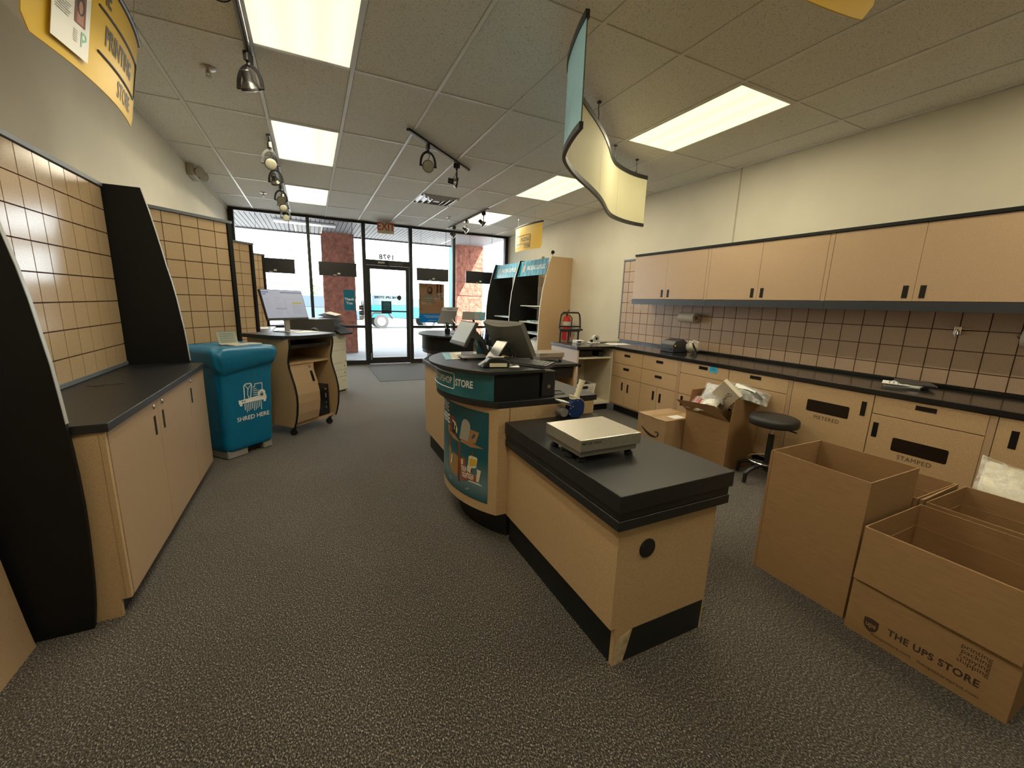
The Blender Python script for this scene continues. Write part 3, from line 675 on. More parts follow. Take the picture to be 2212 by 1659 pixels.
for k in range(10): fl([(cx-0.068+0.015*k, zb-0.022), (cx-0.068+0.015*k, zb-0.075-0.022*((k*7) % 4)/3)], 0.0065)
map_text(b, 'SHRED HERE', 0.055, lambda a, c: fr(0.027+a, 0.348+c), bold=0.02)
sy = part(b, 'symbol_and_lettering', WHITEINK, bag, solid=0)
for v in sy.data.vertices: v.co.y -= 0.0065
b = MB(); fp2 = []
b.add([tuple(Vector(fr(*SS((cx+0.075+a*0.02, zb+0.033+c*0.018))))+Vector((0, -0.0075, 0))) for a, c in ((-.6, -.7), (.6, -.7), (.6, .2), (-.6, .2))], [(0,1,2,3)])
b.tube([tuple(Vector(fr(*SS((cx+0.075+0.008*cos(a), zb+0.037+0.014*sin(a)))))+Vector((0, -0.0085, 0))) for a in [pi*i/8 for i in range(9)]], 0.002, 5)
b.add([tuple(Vector(fr(*SS((cx-0.085+a*0.005, zb+c*0.005))))+Vector((0, -0.0075, 0))) for a, c in ((-1, -1), (1, -1), (1, 1), (-1, 1))], [(0,1,2,3)]); b.add([tuple(Vector(fr(*SS((cx-0.068+a*0.005, zb+c*0.005))))+Vector((0, -0.0075, 0))) for a, c in ((-1, -1), (1, -1), (1, 1), (-1, 1))], [(0,1,2,3)])
part(b, 'padlock_symbol', TEALD, bag)
b = MB()
for x0, x1 in ((-0.215, -0.03), (0.12, 0.215)): b.box(x0, -0.222, 0, x1, 0.22, 0.08)
part(b, 'base_foot', mat('grey bin plastic', (0.30, 0.29, 0.27), 0.6), t, bevel=0.012)
part(MB().box(-0.03, -0.20, 0.03, 0.12, 0.22, 0.10), 'underside', BLACKM, t)
part(MB().box(-0.02, -0.17, 0.975, 0.24, -0.03, 0.998), 'lid_insert', mat('grey lid plastic', (0.42, 0.41, 0.37), 0.5), t, bevel=0.006)
t = thing('sign_holder', 'small slanted card holder standing on top of the shred bin', 'sign holder', (-0.70, 4.45, 0.997), radians(30))
part(MB().obox((0, 0.0, 0.052), (0.078, 0, 0), (0, 0.022, 0.05), (0, -0.0018, 0.0008)), 'card', mat('grey green card', (0.34, 0.38, 0.33), 0.4), t)
part(MB().obox((0, -0.045, 0.004), (0.08, 0, 0), (0, 0.028, 0), (0, 0, 0.003)), 'foot', CREAMP, t)
b = MB()
for k in range(6): b.obox((0, -0.008+0.0087*(k-2), 0.05+0.0198*(k-2)), (0.058, 0, 0), (0, 0.0015, 0.0034), (0, -0.0006, 0.0003))
part(b, 'lettering', mat('faint ink', (0.22, 0.25, 0.22), 0.6), t)

# ------------------------------------------------------------ customer computer cart
rz = radians(43)
t = thing('computer_cart', 'tan computer cart with wavy side panels on black castors', 'cart', (-0.20, 4.987, 0), rz)
wave = [(0.105, 0.02), (0.16, -0.004), (0.25, -0.028), (0.36, -0.042), (0.45, -0.040), (0.55, -0.018), (0.64, 0.012), (0.72, 0.038), (0.79, 0.046), (0.86, 0.030), (0.93, 0.012), (0.98, 0.008), (1.012, 0.016)]
for s in (-1, 1):
    x0, x1 = (s*0.290, s*0.268)
    P = [(x0, 0.30, 0.105)]+[(x0, -0.285+dy, z) for z, dy in wave]+[(x0, 0.30, 1.012)]
    sp_ = part(MB().ext(P, (x1-x0, 0, 0)), 'side_panel', TAN, t)
    e = MB()
    for (za, ya_), (zc, yc) in zip(wave[:-1], wave[1:]):
        e.add([(x0, -0.2885+ya_, za), (x1, -0.2885+ya_, za), (x1, -0.2885+yc, zc), (x0, -0.2885+yc, zc), (x0, -0.2855+ya_, za), (x1, -0.2855+ya_, za), (x1, -0.2855+yc, zc), (x0, -0.2855+yc, zc)], [(0,1,2,3), (7,6,5,4), (0,4,5,1), (3,2,6,7), (0,3,7,4), (1,5,6,2)])
    part(e, 'edge_band', BLKP, sp_)
part(MB().box(-0.268, -0.255, 0.105, 0.268, 0.30, 0.128), 'bottom_board', TAN, t)
part(MB().box(-0.268, -0.215, 0.745, 0.268, 0.30, 0.765), 'shelf', TAN, t)
part(MB().box(-0.268, 0.285, 0.128, 0.268, 0.30, 1.01), 'back_panel', TAN, t)
part(MB().box(0.012, -0.24, 0.128, 0.032, 0.285, 0.745), 'divider', TAN, t)
b = MB(); pts = [(z, dy) for z, dy in wave if z < 0.75]
P = [(-0.266, -0.29+dy, max(z, 0.13)) for z, dy in pts]; P = [p for p in P if p[2] <= 0.74]+[(-0.266, -0.29+0.040, 0.742)]
P2 = P+[(p[0], p[1]+0.018, p[2]) for p in P[::-1]]
dr = part(MB().ext(P2, (0.276, 0, 0)), 'door', TANR, t)
part(MB().ext([(-0.05, -0.29+dy, z) for z, dy in ((0.56, -0.0175), (0.60, -0.003), (0.64, 0.010), (0.67, 0.021))]+[(-0.05, -0.285+dy, z) for z, dy in ((0.67, 0.021), (0.64, 0.010), (0.60, -0.003), (0.56, -0.0175))], (0.032, 0, 0)), 'handle_recess', BLACKG, dr)
part(MB().lathe([(0.013, 0), (0.013, 0.004), (0.0, 0.007)], (-0.035, -0.2545, 0.712), (0, -1, 0), 14), 'lock', CHROME, dr, smooth=True)
part(MB().box(-0.262, -0.25, 0.925, 0.262, 0.15, 0.947).box(-0.262, -0.262, 0.918, 0.262, -0.25, 0.955), 'keyboard_tray', BLACK, t, bevel=0.003)
top = [(-0.345, -0.10), (-0.30, -0.23), (-0.18, -0.315), (0.0, -0.335), (0.20, -0.325), (0.335, -0.275), (0.345, -0.20), (0.345, 0.315), (-0.345, 0.315)]
part(MB().prism(top, 1.013, 1.05), 'top', BLK, t, bevel=0.004)
for x in (-0.24, 0.24):
    for y in (-0.22, 0.24):
        c = part(MB().lathe([(0.012, -0.014), (0.036, -0.012), (0.038, 0), (0.036, 0.012), (0.012, 0.014)], (x, y+0.012, 0.038), (0.8, 0.6, 0), 16), 'castor', BLACK, t, smooth=True)
        part(MB().box(x-0.022, y-0.022, 0.09, x+0.022, y+0.022, 0.104).cyl((x, y, 0.05), (x, y, 0.092), 0.016), 'castor_fork', BLACK, c)
t = thing('computer_tower', 'black desktop computer standing inside the open side of the cart', 'computer', (-0.20, 4.987, 0.13), rz)
part(MB().box(0.075, -0.235, 0.0, 0.225, 0.16, 0.345), 'case', BLACK, t, bevel=0.004)
part(MB().box(0.08, -0.238, 0.01, 0.22, -0.234, 0.335), 'front_panel', BLACKG, t)
part(MB().box(0.17, -0.2395, 0.08, 0.185, -0.237, 0.10).box(0.17, -0.2395, 0.14, 0.185, -0.237, 0.15).box(0.17, -0.2395, 0.20, 0.185, -0.237, 0.25).box(0.165, -0.2395, 0.29, 0.19, -0.237, 0.31), 'port', MGREY, t)

SCREENW = bpy.data.materials.new('lit screen'); SCREENW.use_nodes = True
_b = SCREENW.node_tree.nodes['Principled BSDF']; _b.inputs['Base Color'].default_value = (0.02, 0.02, 0.02, 1); _b.inputs['Roughness'].default_value = 0.3
_b.inputs['Emission Color'].default_value = (0.70, 0.73, 0.86, 1); _b.inputs['Emission Strength'].default_value = 0.30
def glow(name, c, s=0.32): return mat(name, (0.02, 0.02, 0.02), 0.4, emit=(c, s))
def mon_frame(W_, H_, tilt): # point on a tilted screen: x across, z up the screen, n out of it
    ct, st = cos(tilt), sin(tilt)
    return lambda x, z, n: Vector((x, -n*ct+z*st, z*ct+n*st))
t = thing('computer_monitor', 'lit computer monitor with a web page on the customer cart', 'monitor', (-0.268, 5.19, 1.051), radians(43))
F_ = mon_frame(0, 0, radians(16)); off = Vector((0.03, -0.035, 0.13))
def mbx(mb, x0, z0, x1, z1, n0, n1, m=0):
    return mb.add([off+F_(x, z, n) for x, z, n in ((x0, z0, n0), (x1, z0, n0), (x1, z1, n0), (x0, z1, n0), (x0, z0, n1), (x1, z0, n1), (x1, z1, n1), (x0, z1, n1))], [(0,3,2,1), (4,5,6,7), (0,1,5,4), (1,2,6,5), (2,3,7,6), (3,0,4,7)], m)
part(mbx(MB(), -0.262, 0.0, 0.262, 0.335, -0.03, 0.0), 'housing', BLACK, t, bevel=0.003)
scr = part(mbx(MB(), -0.255, 0.022, 0.255, 0.328, 0.0005, 0.0015), 'screen', SCREENW, t)
b = MB(); mbx(b, -0.255, 0.298, 0.255, 0.308, 0.0016, 0.0019, 0); mbx(b, -0.17, 0.298, -0.03, 0.308, 0.0019, 0.0021, 2); mbx(b, -0.245, 0.276, -0.205, 0.286, 0.0016, 0.0019, 0)
mbx(b, 0.09, 0.175, 0.215, 0.197, 0.0017, 0.002, 1); mbx(b, 0.0, 0.05, 0.003, 0.23, 0.0016, 0.0019, 3); mbx(b, 0.0, 0.228, 0.19, 0.23, 0.0016, 0.0019, 3); mbx(b, -0.13, 0.118, 0.0, 0.13, 0.0016, 0.0019, 3)
for k in range(7): mbx(b, 0.08, 0.16-0.016*k, 0.20+0.03*(k % 2), 0.163-0.016*k, 0.0016, 0.0019, 3)
for k in range(9): mbx(b, -0.125, 0.245-0.023*k, -0.035-0.02*(k % 3), 0.248-0.023*k, 0.0016, 0.0019, 3)
for k in range(6): mbx(b, -0.235, 0.235-0.02*k, -0.17-0.015*(k % 2), 0.238-0.02*k, 0.0016, 0.0019, 3)
part(b, 'screen_content', [glow('screen blue', (0.10, 0.16, 0.45)), glow('screen yellow', (0.75, 0.62, 0.12)), glow('screen pale', (0.68, 0.72, 0.9)), glow('screen grey', (0.40, 0.43, 0.55))], scr)
part(MB().box(0.0, 0.0, 0.0, 0.06, 0.02, 0.25), 'stand', mat('silver plastic', (0.45, 0.45, 0.43), 0.3, 0.5), t, bevel=0.004)
part(MB().prism([(-0.09, -0.09), (0.15, -0.09), (0.15, 0.09), (-0.09, 0.09)], 0.0, 0.008), 'stand_base', MGREY, t, bevel=0.003)
t = thing('computer_mouse', 'black computer mouse on the customer cart', 'mouse', (0.02, 5.30, 1.051), radians(35))
part(MB().grid(lambda u, v: (0.032*cos(2*pi*u)*cos(v*pi/2), 0.055*sin(2*pi*u)*cos(v*pi/2), 0.034*sin(v*pi/2)), 20, 6, cu=True), 'shell', BLACK, t, smooth=True)
part(MB().box(-0.003, 0.02, 0.027, 0.003, 0.035, 0.0325), 'scroll_wheel', DGREY, t)
tag(part(MB().obox((-0.09, 5.12, 1.0523), (0.11, 0.10, 0), (-0.07, 0.075, 0), (0, 0, 0.001)), 'desk_pad', PAPER, None), 'white sheet lying on the customer cart in front of the monitor', 'paper')

# ------------------------------------------------------------ copier
t = thing('copier', 'tall cream copier with drawers behind the customer cart', 'copier', (0.451, 6.824, 0), radians(48))
OFFW = mat('off white copier', (0.62, 0.60, 0.50), 0.45)
part(MB().box(-0.60, 0.004, 0.02, 0.0, 0.60, 0.90), 'body', OFFW, t, bevel=0.008)
part(MB().box(-0.58, 0.02, 0.0, -0.02, 0.58, 0.02), 'base', BLACK, t)
for k, (z0, z1) in enumerate(((0.03, 0.235), (0.24, 0.345), (0.35, 0.45), (0.455, 0.645), (0.65, 0.775), (0.78, 0.895))):
    dw = part(MB().box(-0.597, -0.008, z0, -0.003, 0.004, z1), 'drawer', OFFW, t, bevel=0.003)
    if k in (1, 2): part(MB().box(-0.07, -0.0095, (z0+z1)/2-0.012, -0.045, -0.0075, (z0+z1)/2+0.012), 'size_label', MGREY, dw)
    if k == 0: part(put_text(MB(), 'A4 LT', 0.03, (-0.08, -0.0095, 0.17), (1, 0, 0), (0, 0, 1)), 'lettering', MGREY, dw)
    if k == 3: part(MB().box(-0.04, -0.0095, 0.47, -0.025, -0.0075, 0.485), 'lock', BLACK, dw)
part(MB().box(-0.62, -0.02, 0.905, -0.24, 0.5, 1.13), 'scanner', DGREY, t, bevel=0.012)
part(MB().box(-0.24, 0.0, 0.905, 0.0, 0.55, 0.965), 'deck', DGREY, t, bevel=0.006)
part(MB().obox((-0.11, -0.03, 0.945), (0.135, 0, 0), (0, 0.085, 0.045), (0, -0.008, 0.012)), 'control_panel', BLACK, t, bevel=0.004)
for k in range(4): part(MB().obox((-0.11+0.01*k, 0.18, 1.0+0.05*k), (0.15-0.022*k, 0, 0.012), (0, 0.16, 0.03), (0, 0, 0.005)), 'paper_tray', DGREY, t, bevel=0.003)
t = thing('printed_sheet', 'white printed sheet lying on the top tray of the copier', 'paper', (0.451, 6.824, 1.18), radians(48))
part(MB().obox((-0.06, 0.16, 0.012), (0.07, 0, 0.008), (0, 0.10, 0.018), (0, 0, 0.001)), 'paper', PAPER, t)

# ------------------------------------------------------------ service island
t = thing('packing_counter', 'low tan counter with a thick black top in the centre foreground, carrying the steel scale', 'counter', (1.27, 1.55, 0))
b = MB().box(0.997, 1.068, 0.178, 1.0199, 2.05, 0.64).box(1.02, 1.068, 0.0, 1.535, 1.088, 0.64).box(1.515, 1.0881, 0.178, 1.535, 2.05, 0.64).box(1.0201, 1.0881, 0.178, 1.5149, 2.05, 0.20)
part(b, 'body', TAN, t)
part(MB().box(1.022, 1.089, 0, 1.045, 2.05, 0.178), 'kick_base', KICK, t)
part(MB().ext([(1.075, 1.0665, 0.004), (1.52, 1.0665, 0.004), (1.525, 1.0665, 0.148), (1.115, 1.0665, 0.148), (1.105, 1.0665, 0.11), (1.09, 1.0665, 0.05)], (0, 0.003, 0)), 'kick_strip', KICK, t)
part(MB().box(0.974, 1.048, 0.622, 1.582, 2.045, 0.664).box(0.978, 1.052, 0.664, 1.578, 2.045, 0.699), 'lower_top_edge', BLK, t, bevel=0.004)
part(MB().prism([(0.967, 1.042), (1.592, 1.045), (1.588, 1.30), (1.565, 1.50), (1.545, 1.65), (1.55, 1.80), (1.60, 2.04), (0.967, 2.04)], 0.700, 0.77), 'top', BLK, t, bevel=0.004)
part(MB().lathe([(0.041, 0), (0.041, 0.003), (0.037, 0.006), (0.0, 0.006)], (1.149, 1.0685, 0.505), (0, -1, 0), 28), 'grommet', BLACKG, t, smooth=True)
part(MB().ext([(1.026, 1.0668, 0.002), (1.075, 1.0668, 0.002), (1.105, 1.0668, 0.145), (1.09, 1.0668, 0.138), (1.052, 1.0668, 0.125), (1.03, 1.0668, 0.10)], (0, 0.002, 0)), 'worn_patch', mat('bare chipped board', (0.46, 0.37, 0.24), 0.9, noise=(30, 0.35)), t)

def podpoly(cx, cy, R, y0, y1, xr, n=28):
    a0 = math.asin(min(1, (cy-y0)/R)); a1 = -math.asin(min(1, (y1-cy)/R))
    return [(cx-R*cos(a0+(a1-a0)*i/n), cy-R*sin(a0+(a1-a0)*i/n)) for i in range(n+1)]+[(xr, y1), (xr, y0)]
POD = [None]
def pod(label, dx, dy):
    t = thing('service_counter', label, 'counter', (1.3+dx, 2.5+dy, 0), group='rounded service counters')
    sh = lambda P: [(x+dx, y+dy) for x, y in P]
    k = dict(smooth=True, sharp=30)
    part(MB().prism(sh(podpoly(1.5, 2.5, 0.725, 2.052, 2.948, 1.60)), 0.182, 0.846), 'body', TAN, t, **k)
    part(MB().prism(sh(podpoly(1.5, 2.5, 0.62, 2.10, 2.92, 1.58)), 0, 0.182), 'kick_base', KICK, t, **k)
    part(MB().prism(sh(podpoly(1.293, 2.495, 0.58, 2.052, 2.94, 1.622)), 0.848, 0.885), 'worktop', BLK, t, bevel=0.004, sharp=30)
    part(MB().prism(sh(podpoly(1.27, 2.5, 0.56, 2.068, 2.932, 1.20)), 0.886, 1.044), 'riser', BLKP, t, **k)
    part(MB().prism(sh(podpoly(1.28, 2.505, 0.614, 2.048, 2.962, 1.225)), 1.044, 1.065), 'upper_top', BLK, t, bevel=0.004, sharp=30)
    return t
p1 = pod('rounded tan service counter with a teal lettered front, beside the low scale counter', 0, 0)
p2 = pod('rounded service counter with a plain black raised front, closest to the glass door', 0.44, 2.2)
part(MB().box(1.0015, 2.0495, 0.182, 1.004, 2.0525, 0.846), 'seam', GROOVE, p1)
def arc(cx, cy, R): return lambda s, z: (cx-R*cos(s/R), cy-R*sin(s/R), z)
H = arc(1.27, 2.5, 0.5625); H2 = arc(1.27, 2.5, 0.564)
b = MB(); b.grid(lambda u, v: H(-0.48+0.968*u, 0.888+0.153*v), 40, 1)
hd = part(b, 'header_graphic', mat('teal header print', (0.012, 0.13, 0.17), 0.35, noise=(5, 0.25)), p1, smooth=True)
b = MB(); map_text(b, 'STORE', 0.058, lambda a, c: H2(0.287+a, 0.968+c), bold=0.025, xs=0.80)
map_text(b, 'ONESTOPSHOP', 0.058, lambda a, c: H2(0.187+a, 0.972+c), bold=0.012, xs=0.78, align='RIGHT')
b.tube([H(x, z) for x, z in [(0.20, 0.926), (0.207, 0.935), (0.207, 1.01), (0.20, 1.019)]+[(0.19-0.04*i, 1.019) for i in range(14)]+[(-0.345, 1.0), (-0.345, 0.945)]+[(-0.33+0.04*i, 0.926) for i in range(13)]], 0.0032, 6, closed=True)
part(b, 'lettering', WHITEINK, hd)
Q = arc(1.5, 2.5, 0.7272); Q2 = lambda s, z: arc(1.5, 2.5, 0.7285)(s, z); Q3 = lambda s, z: arc(1.5, 2.5, 0.7292)(s, z); Q4 = lambda s, z: arc(1.5, 2.5, 0.7299)(s, z)
b = MB(); b.grid(lambda u, v: Q(-0.435+0.857*u, 0.242+0.57*v), 40, 1)
M_ = bpy.data.materials.new('poster teal fade'); M_.use_nodes = True
def _pf():
    nt = M_.node_tree; N = nt.nodes; L = nt.links; b_ = N['Principled BSDF']; b_.inputs['Roughness'].default_value = 0.35
    tc = N.new('ShaderNodeTexCoord'); s_ = N.new('ShaderNodeSeparateXYZ'); L.new(tc.outputs['Object'], s_.inputs[0])
    r = N.new('ShaderNodeValToRGB'); e = r.color_ramp.elements; e[0].position = 0.24; e[0].color = (0.006, 0.075, 0.105, 1); e[1].position = 0.52; e[1].color = (0.006, 0.085, 0.115, 1)
    k = e.new(0.34); k.color = (0.13, 0.22, 0.25, 1); L.new(s_.outputs[2], r.inputs[0]); L.new(r.outputs[0], b_.inputs['Base Color'])
_pf()
po = part(b, 'poster', M_, p1, smooth=True)
def qp(mb, pts, m, f=Q2):
    mb.add([f(*p) for p in pts], [tuple(range(len(pts)))], m)
PC = [mat('poster card brown', (0.36, 0.19, 0.085), 0.5), mat('poster box red brown', (0.16, 0.055, 0.03), 0.5), mat('poster cream', (0.70, 0.64, 0.48), 0.5), mat('poster rust', (0.34, 0.09, 0.03), 0.5), mat('poster yellow', (0.62, 0.40, 0.03), 0.5), mat('poster grey wrap', (0.36, 0.34, 0.30), 0.5), WHITEINK, BLACKINK, mat('poster ochre', (0.34, 0.21, 0.05), 0.5)]
b = MB()
qp(b, [(0.040, 0.50), (0.166, 0.46), (0.313, 0.50), (0.313, 0.55), (0.166, 0.575), (0.03, 0.585)], 1); qp(b, [(0.166, 0.30), (0.30, 0.42), (0.31, 0.55), (0.166, 0.575)], 1); qp(b, [(0.02, 0.36), (0.166, 0.31), (0.166, 0.57), (0.02, 0.56)], 1)
qp(b, [(0.01, 0.60), (0.09, 0.575), (0.18, 0.572), (0.13, 0.60), (0.06, 0.645), (0.0, 0.648)], 0, Q3)
qp(b, [(0.174, 0.582), (0.285, 0.572), (0.392, 0.586), (0.30, 0.602), (0.20, 0.604)], 0, Q3); qp(b, [(0.26, 0.60), (0.325, 0.605), (0.354, 0.68), (0.27, 0.685)], 0, Q2)
qp(b, [(0.03, 0.60), (0.12, 0.585), (0.14, 0.69), (0.10, 0.725), (0.035, 0.725)], 1, Q2); qp(b, [(0.075, 0.70), (0.12, 0.69), (0.15, 0.655), (0.14, 0.62), (0.10, 0.64)], 2, Q3)
qp(b, [(0.08, 0.62), (0.10, 0.61), (0.105, 0.68), (0.085, 0.69)], 7, Q4); qp(b, [(0.11, 0.62), (0.125, 0.615), (0.13, 0.67), (0.115, 0.675)], 7, Q4)
qp(b, [(0.172, 0.60), (0.262, 0.602), (0.283, 0.69)]+[(0.24+0.043*cos(a), 0.695+0.045*sin(a)) for a in [0.3+i*0.35 for i in range(8)]], 5, Q4)
qp(b, [(0.03, 0.37), (0.085, 0.345), (0.155, 0.345), (0.16, 0.47), (0.02, 0.51)], 8, Q3); qp(b, [(0.085, 0.345), (0.15, 0.335), (0.155, 0.475), (0.095, 0.485)], 0, Q4); qp(b, [(0.05, 0.39), (0.075, 0.41), (0.085, 0.47), (0.07, 0.465)], 2, Q4)
qp(b, [(0.200, 0.33), (0.258, 0.345), (0.232, 0.488), (0.171, 0.470)], 3, Q4); qp(b, [(0.195, 0.435), (0.215, 0.44), (0.212, 0.475), (0.192, 0.468)], 2, Q4)
qp(b, [(0.262, 0.425), (0.335, 0.452), (0.345, 0.512), (0.335, 0.52), (0.285, 0.52), (0.270, 0.51)], 2, Q3); qp(b, [(0.276, 0.45), (0.335, 0.468), (0.34, 0.505), (0.28, 0.502)], 4, Q4)
qp(b, [(0.250, 0.36), (0.358, 0.364), (0.374, 0.443), (0.257, 0.448)], 2, Q3); qp(b, [(0.245, 0.355), (0.335, 0.36), (0.34, 0.40), (0.25, 0.408)], 3, Q4)
qp(b, [(0.262, 0.345), (0.392, 0.345), (0.36, 0.358), (0.28, 0.355)], 6, Q4)
part(b, 'poster_picture', PC, po)
Q5 = arc(1.5, 2.5, 0.7305)
b = MB(); map_text(b, "WE'RE", 0.085, lambda a, c: Q5(0.022+a, 0.762+c), bold=0.02, xs=0.8, align='RIGHT'); map_text(b, 'HERE', 0.085, lambda a, c: Q5(0.036+a, 0.688+c), bold=0.02, xs=0.8, align='RIGHT')
for s_, z_ in ((0.225, 0.415), (0.233, 0.375)):
    map_text(b, 'PACK', 0.022, lambda a, c: Q5(s_+a, z_+0.008+c), bold=0.03); map_text(b, 'FAST', 0.022, lambda a, c: Q5(s_+a, z_-0.01+c), bold=0.03)
map_text(b, 'PACK', 0.024, lambda a, c: Q5(0.287+a, 0.391+c), bold=0.03); map_text(b, 'FAST', 0.024, lambda a, c: Q5(0.29+a, 0.371+c), bold=0.03)
for k in range(3): qp(b, [(0.02+0.01*k, 0.297-0.006*k), (0.28-0.01*k, 0.297-0.006*k), (0.28-0.01*k, 0.299-0.006*k), (0.02+0.01*k, 0.299-0.006*k)], 0, Q5)
part(b, 'poster_lettering', WHITEINK, po)

t = thing('link_counter', 'tan counter with a black worktop joining the two rounded service counters', 'counter', (1.3, 3.5, 0))
BP = [(0.957, 2.98), (0.957, 3.86), (1.13, 4.20), (1.60, 4.20), (1.60, 2.98)]
part(MB().prism(BP, 0.18, 0.846), 'body', TAN, t)
part(MB().prism([(1.0, 2.98), (1.0, 3.84), (1.16, 4.18), (1.56, 4.18), (1.56, 2.98)], 0, 0.18), 'kick_base', KICK, t)
part(MB().prism([(0.937, 2.965), (0.937, 3.88), (1.12, 4.235), (1.622, 4.235), (1.622, 2.965)], 0.848, 0.884), 'worktop', BLK, t, bevel=0.004)
t = thing('low_desk', 'lower black topped desk behind the near service counter, carrying the second scale', 'desk', (2.2, 4.2, 0))
part(MB().box(2.09, 3.90, 0.735, 2.79, 4.62, 0.77), 'top', BLK, t, bevel=0.004)
part(MB().box(2.74, 3.93, 0.0, 2.765, 4.60, 0.734), 'leg_panel', TAN, t); part(MB().box(2.11, 3.93, 0.0, 2.135, 4.60, 0.734), 'leg_panel', TAN, t)
part(MB().box(2.135, 4.55, 0.1, 2.74, 4.575, 0.734), 'back_panel', TAN, t)
part(MB().box(2.14, 3.95, 0.60, 2.735, 4.5, 0.715), 'keyboard_drawer', BLACK, t)

def scale(label, x, y, z, w, d_):
    t = thing('bench_scale', label, 'scale', (x+w/2, y+d_/2, z), group='steel bench scales')
    part(MB().box(x, y, z+0.056, x+w, y+d_, z+0.11), 'platform', STEEL, t, bevel=0.003)
    part(MB().box(x+0.012, y+0.012, z+0.028, x+w-0.012, y+d_-0.012, z+0.055), 'body', mat('scale grey body', (0.30, 0.29, 0.26), 0.4, 0.5), t, bevel=0.003)
    for a in (0.035, w-0.035):
        for c in (0.035, d_-0.035): part(MB().lathe([(0.017, 0), (0.02, 0.004), (0.02, 0.012), (0.010, 0.016), (0.010, 0.03)], (x+a, y+c, z), (0, 0, 1), 16), 'foot', BLACK, t, smooth=True)
    part(MB().lathe([(0.03, 0), (0.03, 0.012), (0.0, 0.014)], (x+0.025, y+0.11, z+0.001), (0, 0, 1), 16), 'knob', BLACK, t, smooth=True)
    part(put_text(MB(), 'METTLER TOLEDO', 0.0165, (x+0.062, y-0.0006, z+0.092), (1, 0, 0), (0, 0, 1), bold=0.015, xs=0.74), 'lettering', BLACKINK, t)
    return t
s1 = scale('large steel bench scale on the low counter in the foreground', 0.995, 1.345, 0.7705, 0.338, 0.287)
dup(s1, (2.52, 4.22, 0.7705), 0, 'smaller looking steel scale on the low desk behind the grey monitor')

t = thing('tape_gun', 'blue tape gun with a cream grip standing behind the steel scale', 'tape dispenser', (1.42, 1.985, 0.7705))
b = MB(); b.ext([(1.345, 1.965, 0.80), (1.375, 1.965, 0.776), (1.43, 1.965, 0.771), (1.462, 1.965, 0.80), (1.466, 1.965, 0.85), (1.452, 1.965, 0.885), (1.40, 1.965, 0.892), (1.36, 1.965, 0.86)], (0, 0.045, 0))
fr_ = part(b, 'frame', BLUEC, t, bevel=0.004)
b = MB()
for x, z in ((1.36, 0.80), (1.38, 0.845), (1.41, 0.88), (1.45, 0.875), (1.365, 0.835)): b.lathe([(0.005, 0), (0.004, 0.002), (0, 0.003)], (x, 1.965, z), (0, -1, 0), 10)
part(b, 'rivet', CHROME, fr_, smooth=True)
part(MB().tube([(1.415, 1.987, 0.885), (1.42, 1.987, 0.91), (1.428, 1.987, 0.925), (1.43, 1.987, 0.94), (1.436, 1.987, 0.952), (1.438, 1.987, 0.966), (1.446, 1.987, 0.98), (1.452, 1.987, 1.0)], [0.016, 0.018, 0.0165, 0.0185, 0.0165, 0.0185, 0.017, 0.020], 14), 'grip', CREAMP, t, smooth=True, sharp=60)
part(MB().box(1.375, 1.968, 0.886, 1.43, 2.006, 0.898).bar([(1.43, 1.987, 0.893), (1.37, 1.987, 0.91)], 0.03, 0.008), 'lever', CREAMP, t, bevel=0.003)
part(MB().cyl((1.315, 1.955, 0.815), (1.315, 2.02, 0.815), 0.026, n=18).obox((1.325, 1.987, 0.865), (0.035, 0, -0.012), (0, 0.034, 0), (0.001, 0, 0.002)), 'roller', MGREY, t, smooth=True)
part(MB().obox((1.315, 1.987, 0.880), (0.032, 0, -0.008), (0, 0.03, 0), (0, 0, 0.003)), 'tape_end', PAPER, t)
part(MB().lathe([(0.026, 0), (0.05, 0), (0.05, 0.045), (0.026, 0.045), (0.026, 0)], (1.445, 2.010, 0.823), (0, 1, 0), 28), 'tape_roll', CREAMP, t, smooth=True)

# things on the near rounded counter
ZT = 1.0655
def panel_frame(c, phi, tilt):
    n = Vector((cos(phi), sin(phi), 0)); ri = Vector((-n.y, n.x, 0)); up = Vector((-n.x*sin(tilt), -n.y*sin(tilt), cos(tilt))); no = ri.cross(up)
    c = Vector(c)
    return lambda a, b_, k: c+ri*a+up*b_+no*k
def slab(mb, F, a0, b0, a1, b1, k0, k1, m=0):
    return mb.add([F(a, b_, k) for a, b_, k in ((a0, b0, k0), (a1, b0, k0), (a1, b1, k0), (a0, b1, k0), (a0, b0, k1), (a1, b0, k1), (a1, b1, k1), (a0, b1, k1))], [(0,3,2,1), (4,5,6,7), (0,1,5,4), (1,2,6,5), (2,3,7,6), (3,0,4,7)], m)
t = thing('customer_display', 'customer facing tablet screen on a stand at the near rounded counter', 'screen', (0.98, 2.65, ZT))
F_ = panel_frame((0.915, 2.65, 1.235), 3.191, 0.513)
part(slab(MB(), F_, -0.1365, -0.0895, 0.1365, 0.0895, -0.022, 0.0), 'housing', DGREY, t, bevel=0.004)
part(slab(MB(), F_, -0.127, -0.066, 0.127, 0.080, 0.0004, 0.0014), 'screen', mat('pale grey screen', (0.28, 0.30, 0.30), 0.3, emit=((0.5, 0.55, 0.55), 0.12)), t)
b = MB().bar([(1.075, 2.58, 1.072), (1.06, 2.6, 1.12), (1.035, 2.62, 1.19), (0.965, 2.645, 1.245)], 0.085, 0.014, up=(-0.7, 0.1, 0.35))
part(b, 'stand_arm', BLACK, t, bevel=0.003)
part(MB().prism([(0.87, 2.50), (1.09, 2.50), (1.10, 2.66), (0.88, 2.66)], ZT+0.012, ZT+0.018), 'stand_base', MGREY, t, bevel=0.002)
b = MB()
